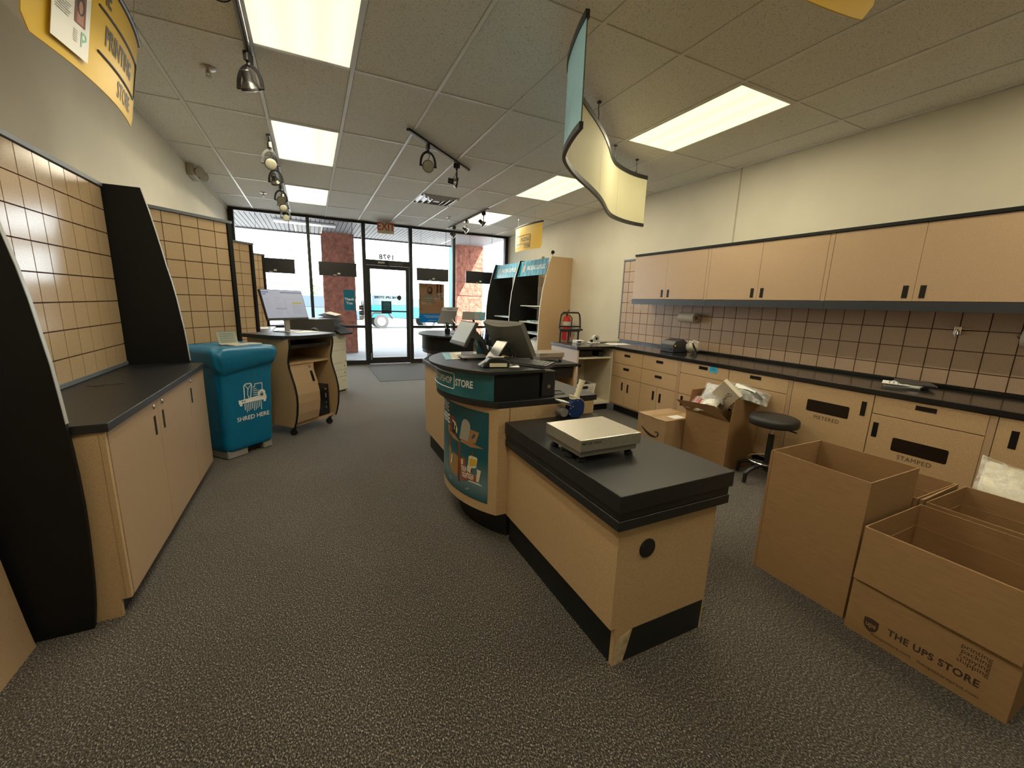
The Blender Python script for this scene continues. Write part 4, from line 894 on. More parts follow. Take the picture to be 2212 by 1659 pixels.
for x, y in ((0.89, 2.52), (1.07, 2.52), (0.90, 2.64), (1.08, 2.64)): b.box(x-0.012, y-0.008, ZT, x+0.012, y+0.008, ZT+0.012)
part(b, 'foot', BLACK, t)
part(MB().obox((1.015, 2.66, 1.118), (0.0025, 0, 0), (0, 0.03, 0), (0, 0, 0.045)), 'side_plate', CHROME, t)

t = thing('register_monitor', 'grey backed touch monitor leaning on a silver easel at the near rounded counter', 'monitor', (1.19, 2.48, ZT))
F_ = panel_frame((1.185, 2.48, 1.205), 3.491, -0.545)
V = []; nu, nv = 14, 4
b = MB()
b.grid(lambda u, v: F_(-0.175+0.35*u, -0.128+0.256*v, 0.012+0.036*sin(pi*u)*(0.55+0.45*v)), 14, 4)
b.grid(lambda u, v: F_(-0.175+0.35*u, 0.128, -0.012+(0.024+0.036*sin(pi*u))*v), 14, 1); b.grid(lambda u, v: F_(-0.175+0.35*u, -0.128, -0.012+(0.024+0.036*sin(pi*u)*0.55)*v), 14, 1)
slab(b, F_, -0.176, -0.129, 0.176, 0.129, -0.022, 0.013)
part(b, 'housing', mat('warm grey monitor plastic', (0.15, 0.145, 0.13), 0.4), t, smooth=True, sharp=40)
part(slab(MB(), F_, -0.165, -0.115, 0.165, 0.115, -0.0235, -0.0225), 'screen', BLACKG, t)
part(slab(slab(MB(), F_, -0.08, 0.02, -0.02, 0.0235, 0.046, 0.0475), F_, -0.05, 0.03, 0.0, 0.0325, 0.047, 0.0485), 'emboss', BLACK, t)
SILV = mat('silver metal', (0.42, 0.41, 0.38), 0.32, 0.8)
EU, EV = Vector((0.045, -0.998, 0.05)), Vector((0.6, 0.067, 0.797)); EN = EU.cross(EV).normalized(); EC = Vector((1.07, 2.42, 1.139))
ea = part(MB().obox(EC, EU*0.075, EV*0.07, EN*0.003).obox(EC+EV*0.078+Vector((0.012, 0, -0.004)), EU*0.075, Vector((0.014, 0.001, -0.004)), EN*0.003), 'easel_stand', SILV, t, bevel=0.002)
part(MB().tube([tuple(EC-EN*0.0035+EU*0.019*cos(a)-EV*(0.01-0.021*sin(a))) for a in [2*pi*i/20 for i in range(20)]], 0.0022, 5, closed=True), 'round_emblem', MGREY, ea)
part(MB().box(1.01, 2.36, ZT, 1.14, 2.48, ZT+0.005), 'easel_foot', SILV, t)
t = tag(part(MB().tube([(1.16, 2.45, 1.16), (1.19, 2.42, 1.10), (1.17, 2.40, 1.072), (1.10, 2.37, 1.07)], 0.0035, 6).tube([(1.165, 2.44, 1.15), (1.20, 2.40, 1.11), (1.185, 2.37, 1.073), (1.12, 2.35, 1.07)], 0.0035, 6).tube([(1.17, 2.46, 1.15), (1.21, 2.46, 1.10), (1.20, 2.42, 1.073), (1.14, 2.34, 1.07)], 0.003, 6), 'monitor_cables', BLACK, None, smooth=True), 'loops of black cable hanging behind the silver easel', 'cable')
t = thing('card_terminal', 'black card payment terminal with a cream label on the near rounded counter', 'card terminal', (0.94, 2.21, ZT), radians(-12))
b = MB(); b.ext([(-0.055, -0.04, 0.0), (0.105, -0.04, 0.0), (0.112, -0.04, 0.02), (0.10, -0.04, 0.045), (0.045, -0.04, 0.058), (-0.01, -0.04, 0.058), (-0.035, -0.04, 0.03)], (0, 0.085, 0))
part(b, 'body', BLACK, t, bevel=0.008, seg=3)
part(MB().box(-0.012, -0.0425, 0.006, 0.092, -0.040, 0.028), 'label', CREAMP, t)
part(MB().obox((0.045, 0.002, 0.0595), (0.035, 0, 0.0), (0, 0.02, 0), (0, 0, 0.001)), 'display', LGREY, t)
part(MB().obox((-0.052, -0.005, 0.022), (0.018, 0, 0.012), (0, 0.03, 0), (-0.002, 0, 0.003)), 'card_slot', MGREY, t)
t = thing('keyboard', 'dark keyboard on the near rounded counter, its end over the black box', 'keyboard', (1.185, 2.235, ZT), radians(-58))
part(MB().ext([(-0.19, -0.065, 0.0), (-0.19, 0.065, 0.0), (-0.19, 0.065, 0.022), (-0.19, -0.065, 0.010)], (0.38, 0, 0)), 'body', BLACK, t, bevel=0.003)
kb = MB()
for r_ in range(5):
    for c_ in range(15): kb.obox((-0.172+0.0245*c_, -0.048+0.024*r_, 0.0165+0.0024*r_), (0.010, 0, 0), (0, 0.0095, 0.001), (0, 0, 0.003))
part(kb, 'keys', DGREY, t)
tag(part(MB().obox((1.05, 2.22, ZT+0.0012), (0.07, -0.03, 0), (0.02, 0.05, 0), (0, 0, 0.0008)), 'note_paper', PAPER, None), 'small white paper beside the card terminal on the near rounded counter', 'paper')
tag(part(MB().tube([(1.03, 2.26, ZT+0.012), (1.08, 2.24, ZT+0.03), (1.13, 2.22, ZT+0.006), (1.05, 2.18, ZT+0.006)], 0.004, 6), 'terminal_cable', BLACK, None, smooth=True), 'short black cable running from the card terminal to the keyboard', 'cable')
t = thing('counter_mat', 'printed leaflet mat lying at the far left of the near rounded counter top', 'mat', (0.84, 2.74, ZT+0.0005))
part(MB().prism([(0.77, 2.55), (0.88, 2.58), (1.00, 2.92), (0.84, 2.88)], ZT+0.0005, ZT+0.0015), 'sheet', CREAMP, t)
part(MB().prism([(0.77, 2.55), (0.815, 2.562), (0.90, 2.895), (0.84, 2.88)], ZT+0.0016, ZT+0.0021), 'teal_print', TEALL, t)
b = MB()
for k in range(6): b.obox((0.86+0.006*k, 2.62+0.045*k, ZT+0.0024), (0.03, 0.006, 0), (0.002, 0.006, 0), (0, 0, 0.0003))
part(b, 'lettering', MGREY, t)
t = thing('pen_cup', 'teal cup full of pens behind the customer tablet screen', 'pen cup', (1.12, 2.83, ZT))
part(MB().lathe([(0.0, 0), (0.036, 0), (0.042, 0.10), (0.040, 0.10), (0.034, 0.005)], (1.12, 2.83, ZT), (0, 0, 1), 20), 'cup', TEALD, t, smooth=True)
for k in range(7):
    a = k*0.9; p_ = thing('pen', ['white tipped pen at the left of the teal pen cup', 'dark pen leaning forward in the teal pen cup', 'pen leaning right in the teal pen cup', 'pen at the back right of the teal pen cup', 'pen at the back left of the teal pen cup', 'pen on the front left rim of the teal pen cup', 'pale pen in the middle of the teal pen cup'][k], 'pen', (1.12, 2.83, ZT+0.006), group='pens in the teal cup')
    d0 = Vector((1.12+0.014*cos(a), 2.83+0.014*sin(a), ZT+0.01)); d1 = Vector((1.12+0.048*cos(a+0.25), 2.83+0.048*sin(a+0.25), ZT+0.15+0.012*(k % 3)))
    part(MB().cyl(d0, d0.lerp(d1, 0.85), 0.0045, n=8), 'barrel', [BLUEC, TEALD, BLACK][k % 3], p_, smooth=True)
    part(MB().cyl(d0.lerp(d1, 0.85), d1, 0.0055, 0.004, n=8), 'pen_top', LGREY if k % 2 else BLUEC, p_, smooth=True)
t = thing('receipt_printer', 'black receipt printer with white paper on top, beside the pen cup', 'printer', (1.155, 2.70, ZT))
part(MB().box(1.165, 2.645, ZT, 1.222, 2.79, ZT+0.115), 'body', BLACK, t, bevel=0.008)
part(MB().obox((1.19, 2.72, ZT+0.121), (0.028, 0, 0), (0, 0.05, 0.004), (0, 0, 0.002)), 'paper', PAPER, t)
part(MB().box(1.1635, 2.68, ZT+0.05, 1.1645, 2.75, ZT+0.06), 'seam', MGREY, t)
t = thing('cash_drawer', 'black metal box standing on the worktop under the keyboard end', 'box', (1.28, 2.28, 0.8855))
part(MB().box(1.232, 2.09, 0.8855, 1.325, 2.46, 1.045), 'case', BLACK, t, bevel=0.005)
part(MB().box(1.27, 2.0885, 0.94, 1.29, 2.0905, 0.96), 'lock', CHROME, t)
t = thing('barcode_scanner', 'dark hand scanner with a looped cable beside the black riser', 'scanner', (1.38, 2.18, 0.8855))
part(MB().grid(lambda u, v: (1.30+0.035*cos(2*pi*u)*cos(v*pi/2)+0.02, 2.16+0.06*sin(2*pi*u)*cos(v*pi/2), 0.8855+0.045*sin(v*pi/2)), 18, 6, cu=True), 'body', DGREY, t, smooth=True)
part(MB().tube([(1.33, 2.21, 0.91), (1.36, 2.17, 0.95), (1.345, 2.12, 1.0), (1.335, 2.085, 1.04)], 0.003, 6).tube([(1.34, 2.13, 0.889), (1.42, 2.12, 0.889), (1.44, 2.20, 0.889), (1.38, 2.24, 0.889), (1.35, 2.28, 0.889)], 0.003, 6), 'cable', DGREY, t, smooth=True)

# things on the far rounded counter
t = thing('counter_display', 'dark backed display screen with a grey card on top, beside the small plant', 'screen', (1.46, 4.75, ZT))
F_ = panel_frame((1.45, 4.76, 1.247), 4.014, 0.75)
part(slab(MB(), F_, -0.10, -0.095, 0.10, 0.10, -0.012, 0.0), 'housing', DGREY, t, bevel=0.003)
part(slab(MB(), F_, -0.105, 0.102, 0.10, 0.165, -0.004, 0.0), 'top_card', MGREY, t)
part(slab(MB(), F_, -0.04, 0.125, 0.04, 0.14, 0.0002, 0.0008), 'lettering', DGREY, t)
part(MB().bar([(1.56, 4.62, 1.07), (1.54, 4.64, 1.16), (1.50, 4.69, 1.215)], 0.09, 0.006, up=(0.75, -0.3, 0.3)), 'easel_stand', SILV, t)
part(MB().box(1.46, 4.58, ZT, 1.60, 4.74, ZT+0.006), 'stand_base', BLACK, t)
t = thing('leaflet_stand', 'leaning grey frame holding a printed teal leaflet at the far rounded counter', 'sign', (1.70, 4.66, ZT))
F_ = panel_frame((1.745, 4.62, 1.275), 4.2, 0.62)
part(slab(MB(), F_, -0.145, -0.055, 0.13, 0.058, -0.006, 0.0), 'frame', MGREY, t)
part(slab(MB(), F_, 0.0, -0.05, 0.125, 0.054, 0.0004, 0.001), 'leaflet', TEALL, t)
part(slab(slab(slab(MB(), F_, 0.01, -0.04, 0.05, 0.03, 0.0011, 0.0016), F_, 0.06, 0.0, 0.115, 0.008, 0.0011, 0.0016), F_, 0.06, 0.02, 0.115, 0.028, 0.0011, 0.0016), 'leaflet_print', mat('leaflet photo', (0.35, 0.26, 0.2), 0.5), t)
part(MB().bar([(1.78, 4.72, 1.066), (1.76, 4.68, 1.15), (1.745, 4.65, 1.245)], 0.03, 0.01, up=(0.3, -0.9, 0.2)).box(1.66, 4.60, ZT-0.18, 1.70, 4.64, ZT-0.17), 'stand_post', BLACK, t)
t = thing('potted_plant', 'small dark potted plant on the far rounded counter', 'plant', (1.40, 4.58, ZT))
part(MB().lathe([(0.0, 0), (0.028, 0), (0.034, 0.06), (0.030, 0.06), (0.0, 0.05)], (1.40, 4.58, ZT), (0, 0, 1), 16), 'pot', BLACKG, t, smooth=True)
b = MB(); r3 = random.Random(5)
for k in range(34):
    a = r3.uniform(0, 2*pi); e_ = r3.uniform(0.3, 1.4); l = r3.uniform(0.05, 0.11); d0 = Vector((cos(a)*cos(e_), sin(a)*cos(e_), sin(e_))); p0_ = Vector((1.40, 4.58, ZT+0.05)); w_ = d0.cross(Vector((0, 0, 1))).normalized()*0.010; m_ = p0_+d0*l*0.6
    b.add([p0_, m_-w_, p0_+d0*l, m_+w_], [(0,1,2,3)])
part(b, 'leaves', mat('dark plant leaves', (0.03, 0.05, 0.02), 0.5), t)

# ------------------------------------------------------------ right wall: base cabinets, worktop, grid board, wall cabinets
XF = 3.72
def drawer(t, y0, y1, z0, z1, hy=None, h=True):
    d_ = part(MB().box(XF-0.018, y0+0.002, z0+0.002, XF, y1-0.002, z1-0.002), 'drawer', TAN, t, bevel=0.0012)
    if h:
        hy = (y0+y1)/2 if hy is None else hy; hz = (z0+z1)/2+0.03
        part(MB().box(XF-0.0195, hy-0.054, hz-0.016, XF-0.0175, hy+0.054, hz+0.016), 'handle_recess', BLACKG, d_)
    return d_
def cdoor(t, y0, y1, z0, z1, hy, hz, hh=0.055):
    d_ = part(MB().box(XF-0.018, y0+0.002, z0+0.002, XF, y1-0.002, z1-0.002), 'door', TAN, t, bevel=0.0012)
    part(MB().box(XF-0.0195, hy-0.016, hz-hh, XF-0.0175, hy+0.016, hz+hh), 'handle_recess', BLACKG, d_)
    return d_
def basecab(y0, y1, label):
    t = thing('base_cabinet', label, 'cabinet', (XF+0.3, (y0+y1)/2, 0), group='tan base cabinets along the right wall')
    part(MB().box(XF, y0, 0.105, XR-0.002, y1, 0.862), 'body', TAN, t)
    part(MB().box(XF+0.06, y0, 0, XR-0.002, y1, 0.104), 'kick_base', KICK, t)
    part(MB().box(XF-0.017, y0, 0.105, XF, y0+0.034, 0.862), 'face_strip', TANR, t)
    return t
c = basecab(3.24, 4.40, 'tan base cabinet of drawers and small doors in the corner by the open shelf counter')
for a, b_ in ((3.836, 4.40), (3.274, 3.834)):
    drawer(c, a, b_, 0.688, 0.862); drawer(c, a, b_, 0.503, 0.686)
    m = (a+b_)/2; cdoor(c, m, b_, 0.125, 0.501, m+0.055, 0.385); cdoor(c, a, m-0.001, 0.125, 0.501, m-0.055, 0.375)
c = basecab(2.035, 3.238, 'tan base cabinet behind the box of returned parcels, with a blue note on it')
for a, b_ in ((2.645, 3.238), (2.069, 2.643)):
    drawer(c, a, b_, 0.735, 0.862, hy=a+0.30); drawer(c, a, b_, 0.50, 0.733, h=False)
    m = (a+b_)/2; cdoor(c, a, b_, 0.125, 0.498, b_-0.06, 0.42)
c = basecab(0.845, 2.033, 'tan base cabinet with the METERED and STAMPED mail slots')
def slotdoor(y0, y1, z0, z1, hy, hz, sy0, sy1, sz0, sz1, word, wy, wz):
    d_ = cdoor(c, y0, y1, z0, z1, hy, hz)
    o = MB(); ym, zm = (sy0+sy1)/2, (sz0+sz1)/2
    P = [(XF-0.0185, ym+a, zm+b_) for a, b_ in rrect((sy1-sy0)/2, (sz1-sz0)/2, 0.012, 4)]
    o.ext(P, (0.0008, 0, 0)); part(o, 'mail_slot', mat('dark mail slot', (0.012, 0.007, 0.004), 0.3), d_)
    part(put_text(MB(), word, 0.042, (XF-0.0188, wy, wz), (0, -1, 0), (0, 0, 1), bold=0.0, spacing=1.12, xs=0.95), 'lettering', mat('brown lettering', (0.07, 0.04, 0.022), 0.6), d_)
slotdoor(1.458, 2.033, 0.125, 0.862, 1.512, 0.745, 1.597, 1.90, 0.638, 0.735, 'METERED', 1.741, 0.598)
drawer(c, 0.879, 1.456, 0.728, 0.862, hy=1.17)
slotdoor(0.879, 1.456, 0.125, 0.726, 1.418, 0.61, 1.014, 1.308, 0.488, 0.585, 'STAMPED', 1.172, 0.452)
c = basecab(-0.36, 0.843, 'tan base cabinet at the right edge of the photo, beyond the STAMPED slot')
cdoor(c, 0.25, 0.843, 0.125, 0.862, 0.765, 0.74); cdoor(c, -0.326, 0.248, 0.125, 0.862, 0.20, 0.74)
t = thing('worktop', 'long L shaped glossy black worktop along the right wall', 'worktop', (4.0, 2.2, 0.866))
BLKG = mat('glossy black laminate', (0.013, 0.013, 0.014), 0.16)
part(MB().prism([(3.692, -0.40), (4.397, -0.40), (4.397, 5.06), (3.09, 5.06), (3.09, 4.385), (3.692, 4.385)], 0.866, 0.905), 'top', BLKG, t, bevel=0.004)
part(MB().box(4.355, -0.40, 0.905, 4.397, 5.06, 0.93), 'backsplash', BLKG, t, bevel=0.003)

t = thing('grid_wall_panel', 'long square-grooved tan board on the right wall above the worktop', 'display panel', (4.38, 2.4, 0.93))
b = MB().box(4.372, -0.4, 0.931, 4.398, 5.09, 2.115, 1)
zz = steps(0.931, 2.115, 1.045, 0.1524); yy = steps(-0.4, 5.09, 1.608-0.1524*13, 0.1524)
tiles(b, (4.372, 0, 0), (0, 1, 0), (0, 0, 1), yy, [z for z in zz if z < 1.6], (-1, 0, 0))
tiles(b, (4.372, 0, 0), (0, 1, 0), (0, 0, 1), [y for y in yy if y > 4.3], [z for z in zz if z > 1.49], (-1, 0, 0))
part(b, 'grid_board', [mat('pinkish grid board', (0.47, 0.33, 0.225), 0.40, noise=(160, 0.10)), GROOVE], t)
part(MB().box(4.355, 4.3, 2.115, 4.398, 5.10, 2.14), 'top_trim', GREYTRIM, t); part(MB().box(4.358, 5.078, 0.931, 4.398, 5.10, 2.115), 'side_trim', GREYTRIM, t)

NAVY = mat('dark navy trim', (0.030, 0.035, 0.042), 0.35)
def wallcab(y0, y1, label):
    t = thing('wall_cabinet', label, 'cabinet', (4.22, (y0+y1)/2, 1.548), group='tan wall cabinets in a row')
    part(MB().box(4.052, y0, 1.548, 4.362, y1, 2.112), 'body', TANR, t)
    part(MB().box(4.036, y0, 1.548, 4.052, y0+0.036, 2.112), 'face_strip', TANR, t)
    m = (y0+0.036+y1)/2
    for a, b_, h in ((m+0.001, y1-0.002, m+0.05), (y0+0.038, m-0.001, m-0.05)):
        d_ = part(MB().box(4.034, a, 1.550, 4.051, b_, 2.11), 'door', TANR, t, bevel=0.0015)
        part(MB().box(4.0325, h-0.017, 1.572, 4.0345, h+0.017, 1.665), 'handle_recess', BLACKG, d_)
    part(MB().box(4.028, y0, 1.478, 4.045, y1, 1.5465), 'light_rail', NAVY, t); part(MB().box(4.022, y0, 2.113, 4.36, y1, 2.138), 'top_trim', BLKP, t)
wallcab(3.29, 4.49, 'first tan wall cabinet from the grid board edge, over the label printer')
wallcab(2.08, 3.288, 'second tan wall cabinet from the left, above the hanging roll and the parcels box')
wallcab(0.87, 2.078, 'third tan wall cabinet from the left, above the spiral notebooks')
wallcab(-0.34, 0.868, 'tan wall cabinet at the right edge of the photo, mostly out of frame')

def hangroll(y, z, r, w, label, l=0.13):
    t = thing('hanging_roll', label, 'roll', (4.3, y, z-r), group='rolls hanging on the grid board')
    rl = MB().lathe([(0.022, 0), (r, 0), (r, w), (0.022, w), (0.022, 0)], (4.295, y-w/2, z), (0, 1, 0), 30)
    part(rl, 'roll', mat('milky film', (0.62, 0.57, 0.50), 0.35), t, smooth=True)
    part(MB().lathe([(0.016, -0.004), (0.022, -0.004), (0.022, w+0.004), (0.016, w+0.004)], (4.295, y-w/2, z), (0, 1, 0), 20), 'core', mat('cardboard core', (0.22, 0.12, 0.07), 0.8), t, smooth=True)
    part(MB().tube([(4.362, y+w/2+0.03, z+0.02), (4.295, y+w/2+0.03, z+0.02), (4.295, y+w/2+0.02, z), (4.295, y-w/2-0.02, z), (4.362, y-w/2-0.03, z+0.02)], 0.005, 6), 'hook', CHROME, t, smooth=True)
hangroll(3.73, 1.33, 0.06, 0.24, 'milky film roll hanging on the grid board above the label printer')
hangroll(0.90, 1.32, 0.062, 0.14, 'tape roll hanging on the grid board at the right edge of the photo')
t = thing('wall_hook', 'small metal hook on the grid board between the hanging tape roll and the notebooks', 'hook', (4.34, 1.30, 1.30))
part(MB().box(4.35, 1.24, 1.355, 4.363, 1.37, 1.362).box(4.345, 1.285, 1.315, 4.363, 1.325, 1.375), 'plate', CHROME, t, bevel=0.002)
part(MB().tube([(4.345, 1.305, 1.35), (4.32, 1.305, 1.345), (4.315, 1.305, 1.32), (4.325, 1.305, 1.30)], 0.006, 8), 'prong', CHROME, t, smooth=True)
k = 0
for y, z, lb in ((4.86, 1.53, 'upper'), (4.86, 1.43, 'lower left'), (4.66, 1.43, 'lower right')):
    t = thing('small_notice', 'faint typed notice stuck on the grid board by its left edge, %s of three' % lb, 'notice', (4.362, y, z-0.04), group='typed notices on the grid board')
    part(MB().box(4.3605, y-0.045, z-0.035, 4.362, y+0.045, z+0.035), 'paper', mat('pinkish notice paper', (0.52, 0.40, 0.32), 0.6), t)
    b = MB()
    for q in range(3): b.box(4.3598, y-0.03, z-0.018+0.016*q, 4.3604, y+0.03, z-0.013+0.016*q)
    part(b, 'lettering', MGREY, t)

# things on and by the right worktop
t = thing('label_printer', 'dark grey label printer on the black worktop below the hanging film roll', 'printer', (4.06, 3.71, 0.906))
P = [(3.95, 0.906), (4.20, 0.906), (4.20, 1.02), (4.12, 1.065), (3.99, 1.045), (3.95, 1.0)]
part(MB().ext([(x, 3.60, z) for x, z in P], (0, 0.21, 0)), 'body', mat('charcoal plastic', (0.035, 0.037, 0.042), 0.4), t, bevel=0.008)
part(MB().box(3.94, 3.63, 0.935, 3.951, 3.78, 0.955), 'slot', BLACK, t); part(MB().box(3.97, 3.5985, 0.98, 3.99, 3.6005, 1.0), 'button', YEL, t)
t = thing('plastic_bundle', 'crumpled clear plastic bundle beside the label printer', 'bag', (4.18, 3.50, 0.906))
def crumple(c, rx, ry, rz_, seed, amp=0.25, nu=22, nv=12, rot=0.0):
    r = random.Random(seed); ph = [r.uniform(0, 6.28) for _ in range(8)]; fq = [r.randint(2, 7) for _ in range(8)]
    def fn(u, v):
        a, e_ = 2*pi*u, pi*(v-0.5); k = 1+amp*(0.4*sin(fq[0]*a+ph[0])*cos(fq[1]*e_+ph[1])+0.35*sin(fq[2]*a+ph[2]+2*e_)+0.25*sin(fq[3]*2*a+ph[3])*sin(fq[4]*e_+ph[4]))
        x, y, z = rx*k*cos(a)*cos(e_), ry*k*sin(a)*cos(e_), rz_*k*sin(e_)
        return (c[0]+x*cos(rot)-y*sin(rot), c[1]+x*sin(rot)+y*cos(rot), c[2]+z)
    return fn
part(MB().grid(crumple((4.17, 3.495, 0.992), 0.10, 0.075, 0.07, 4), 24, 14, cu=True), 'bag', BAG, t, smooth=True, sharp=25)
part(MB().grid(crumple((4.18, 3.495, 0.975), 0.055, 0.05, 0.055, 9), 12, 8, cu=True), 'contents', mat('cream contents', (0.6, 0.52, 0.30), 0.7), t, smooth=True)
part(MB().obox((4.09, 3.40, 0.965), (0.012, 0, 0), (0, 0.012, 0.03), (0, 0.03, 0.045)), 'black_clip', BLACK, t)
for k, (z, a, m_, lb) in enumerate(((0.906, 0.10, PAPER, 'white spiral notebook at the bottom of the stack on the black worktop'), (0.918, -0.05, mat('pale cover', (0.55, 0.52, 0.50), 0.5), 'pale covered notebook in the middle of the stack on the black worktop'), (0.930, 0.30, DGREY, 'dark covered notebook lying skewed on the top back of the notebook stack'))):
    t = thing('notebook', lb, 'notebook', (4.10-0.01*k if k < 2 else 4.17, 1.46-0.02*k, z), radians(12)+a, group='notebooks stacked on the worktop')
    part(MB().box(-0.13, -0.10, 0.0, 0.13, 0.10, 0.011), 'cover', m_, t, bevel=0.002)
    part(MB().box(-0.127, -0.102, 0.002, 0.131, 0.098, 0.009), 'pages', PAPER, t)
    s_ = MB()
    for q in range(16): s_.tube([(-0.12+0.016*q, -0.102+0.006*cos(w), 0.0055+0.007*sin(w)) for w in [pi/3*j for j in range(7)]], 0.001, 4)
    part(s_, 'spiral_binding', BLACK, t)
t = thing('sheet', 'white printed sheet on top of the notebook stack', 'paper', (4.03, 1.48, 0.931), radians(20))
part(MB().box(-0.10, -0.075, 0, 0.10, 0.075, 0.0012), 'paper', PAPER, t)
b = MB()
for q in range(4): b.box(-0.07, -0.045+0.025*q, 0.0013, 0.07, -0.038+0.025*q, 0.0016)
part(b, 'printed_lines', MGREY, t)
t = thing('blue_note', 'bright blue sticky note on the drawer behind the parcels box', 'note', (XF-0.019, 2.82, 0.80))
part(MB().box(XF-0.0205, 2.775, 0.80, XF-0.0195, 2.87, 0.86), 'paper', mat('bright blue note paper', (0.03, 0.42, 0.66), 0.6), t)
part(MB().box(XF-0.0212, 2.795, 0.825, XF-0.0206, 2.85, 0.829).box(XF-0.0212, 2.80, 0.838, XF-0.0206, 2.845, 0.842), 'handwriting', BLUEC, t)

# ------------------------------------------------------------ corner counter with open shelf
SHELFW = mat('cream white shelf board', (0.66, 0.60, 0.46), 0.5)
t = thing('open_shelf_counter', 'open shelf counter in the corner with a pale left end panel', 'counter', (3.4, 4.75, 0))
part(MB().box(3.105, 4.40, 0.0, 3.13, 5.05, 0.864), 'end_panel', mat('pale pink laminate', (0.60, 0.50, 0.44), 0.4), t)
part(MB().box(3.13, 5.02, 0.10, 3.718, 5.045, 0.864), 'back_panel', SHELFW, t); part(MB().box(3.69, 4.41, 0.10, 3.718, 5.02, 0.864), 'right_panel', SHELFW, t)
part(MB().box(3.13, 4.43, 0.735, 3.69, 5.02, 0.755), 'shelf', SHELFW, t); part(MB().box(3.13, 4.41, 0.10, 3.69, 5.02, 0.125), 'bottom_shelf', SHELFW, t)
part(MB().box(3.13, 4.47, 0, 3.72, 4.50, 0.10), 'kick_base', KICK, t)
t = thing('fabric_basket', 'white basket with grey dots on the bottom shelf of the corner counter', 'basket', (3.34, 4.62, 0.126))
b = MB(); W0, W1, D0, D1 = 0.15, 0.18, 0.11, 0.13
def taper(h0, h1, s0, s1, m=0): return [(3.34+a*(W0+(W1-W0)*s), 4.63+c_*(D0+(D1-D0)*s), h0+(h1-h0)*0) for s in (s0,) for a, c_ in ((-1,-1),(1,-1),(1,1),(-1,1))]
lo = [(3.34+a*W0, 4.63+c_*D0, 0.127) for a, c_ in ((-1,-1),(1,-1),(1,1),(-1,1))]; hi = [(3.34+a*W1, 4.63+c_*D1, 0.375) for a, c_ in ((-1,-1),(1,-1),(1,1),(-1,1))]
b.add(lo+hi, [(3,2,1,0), (0,1,5,4), (1,2,6,5), (2,3,7,6), (3,0,4,7)])
part(b, 'basket_wall', WHITE, t, solid=0.006)
dt = MB()
for r_ in range(7):
    for q in range(9):
        z = 0.15+0.028*r_; s = (z-0.127)/0.248; w = W0+(W1-W0)*s; x = 3.34-w*0.88+2*w*0.88*(q+0.5*(r_ % 2))/8.6
        if abs(x-3.34) < 0.06 and z > 0.28: continue
        y = 4.63-(D0+(D1-D0)*s)-0.0035; dt.add([(x+0.008*cos(2*pi*i/8), y, z+0.008*sin(2*pi*i/8)) for i in range(8)], [tuple(range(8))])
part(dt, 'dot_pattern', MGREY, t)
part(MB().box(3.30, 4.494, 0.31, 3.385, 4.4995, 0.345), 'handle_hole', BLACKM, t)
part(MB().box(3.18, 4.52, 0.30, 3.50, 4.74, 0.355), 'dark_contents', BLACKM, t)
tag(part(MB().box(3.15, 4.50, 0.757, 3.42, 4.85, 0.835), 'storage_box', BLACK, None, bevel=0.004), 'flat black box on the upper shelf of the corner counter', 'box')
tag(part(MB().box(3.52, 4.48, 0.757, 3.60, 4.62, 0.82), 'storage_box', BLACK, None, bevel=0.004), 'small black box at the right end of the upper shelf of the corner counter', 'box')
tag(part(MB().tube([(3.16, 4.70, 0.58), (3.28, 4.68, 0.575), (3.40, 4.72, 0.595), (3.50, 4.98, 0.61)], 0.010, 8).tube([(3.16, 4.74, 0.55), (3.27, 4.70, 0.545), (3.40, 4.74, 0.575), (3.50, 4.99, 0.60)], 0.006, 8), 'hanging_cable', BLACK, None, smooth=True), 'black cables crossing the open shelf under the corner counter', 'cable')
t = thing('tape_dispenser', 'clear and white tape dispenser on the corner worktop', 'tape dispenser', (3.62, 4.78, 0.906))
part(MB().box(3.56, 4.72, 0.906, 3.72, 4.83, 0.925), 'base', WHITE, t, bevel=0.004)
part(MB().lathe([(0.02, 0), (0.05, 0), (0.05, 0.05), (0.02, 0.05), (0.02, 0)], (3.67, 4.75, 0.975), (0, 1, 0), 24), 'tape_roll', LGREY, t, smooth=True)
part(MB().lathe([(0.0, 0), (0.02, 0), (0.02, 0.03), (0.0, 0.03)], (3.585, 4.74, 0.945), (0, 1, 0), 16), 'roller', BLACK, t, smooth=True)
t = thing('card_box', 'small white box with a dark label on the corner worktop, left of the tape dispenser', 'box', (3.42, 4.84, 0.906))
part(MB().box(3.36, 4.80, 0.906, 3.50, 4.90, 0.945), 'box', WHITE, t, bevel=0.003); part(MB().box(3.38, 4.7985, 0.915, 3.44, 4.8, 0.935), 'label', BLUEC, t)
tag(part(MB().obox((3.95, 4.62, 0.9065), (0.16, -0.03, 0), (0.02, 0.10, 0), (0, 0, 0.001)), 'paper_sheet', PAPER, None), 'white sheet lying on the corner of the black worktop by the grid board', 'paper')
tag(part(MB().obox((3.80, 4.83, 0.909), (0.13, 0.01, 0), (-0.001, 0.012, 0), (0, 0, 0.003)), 'ruler', BLACK, None), 'thin black ruler lying behind the sheet on the corner worktop', 'ruler')

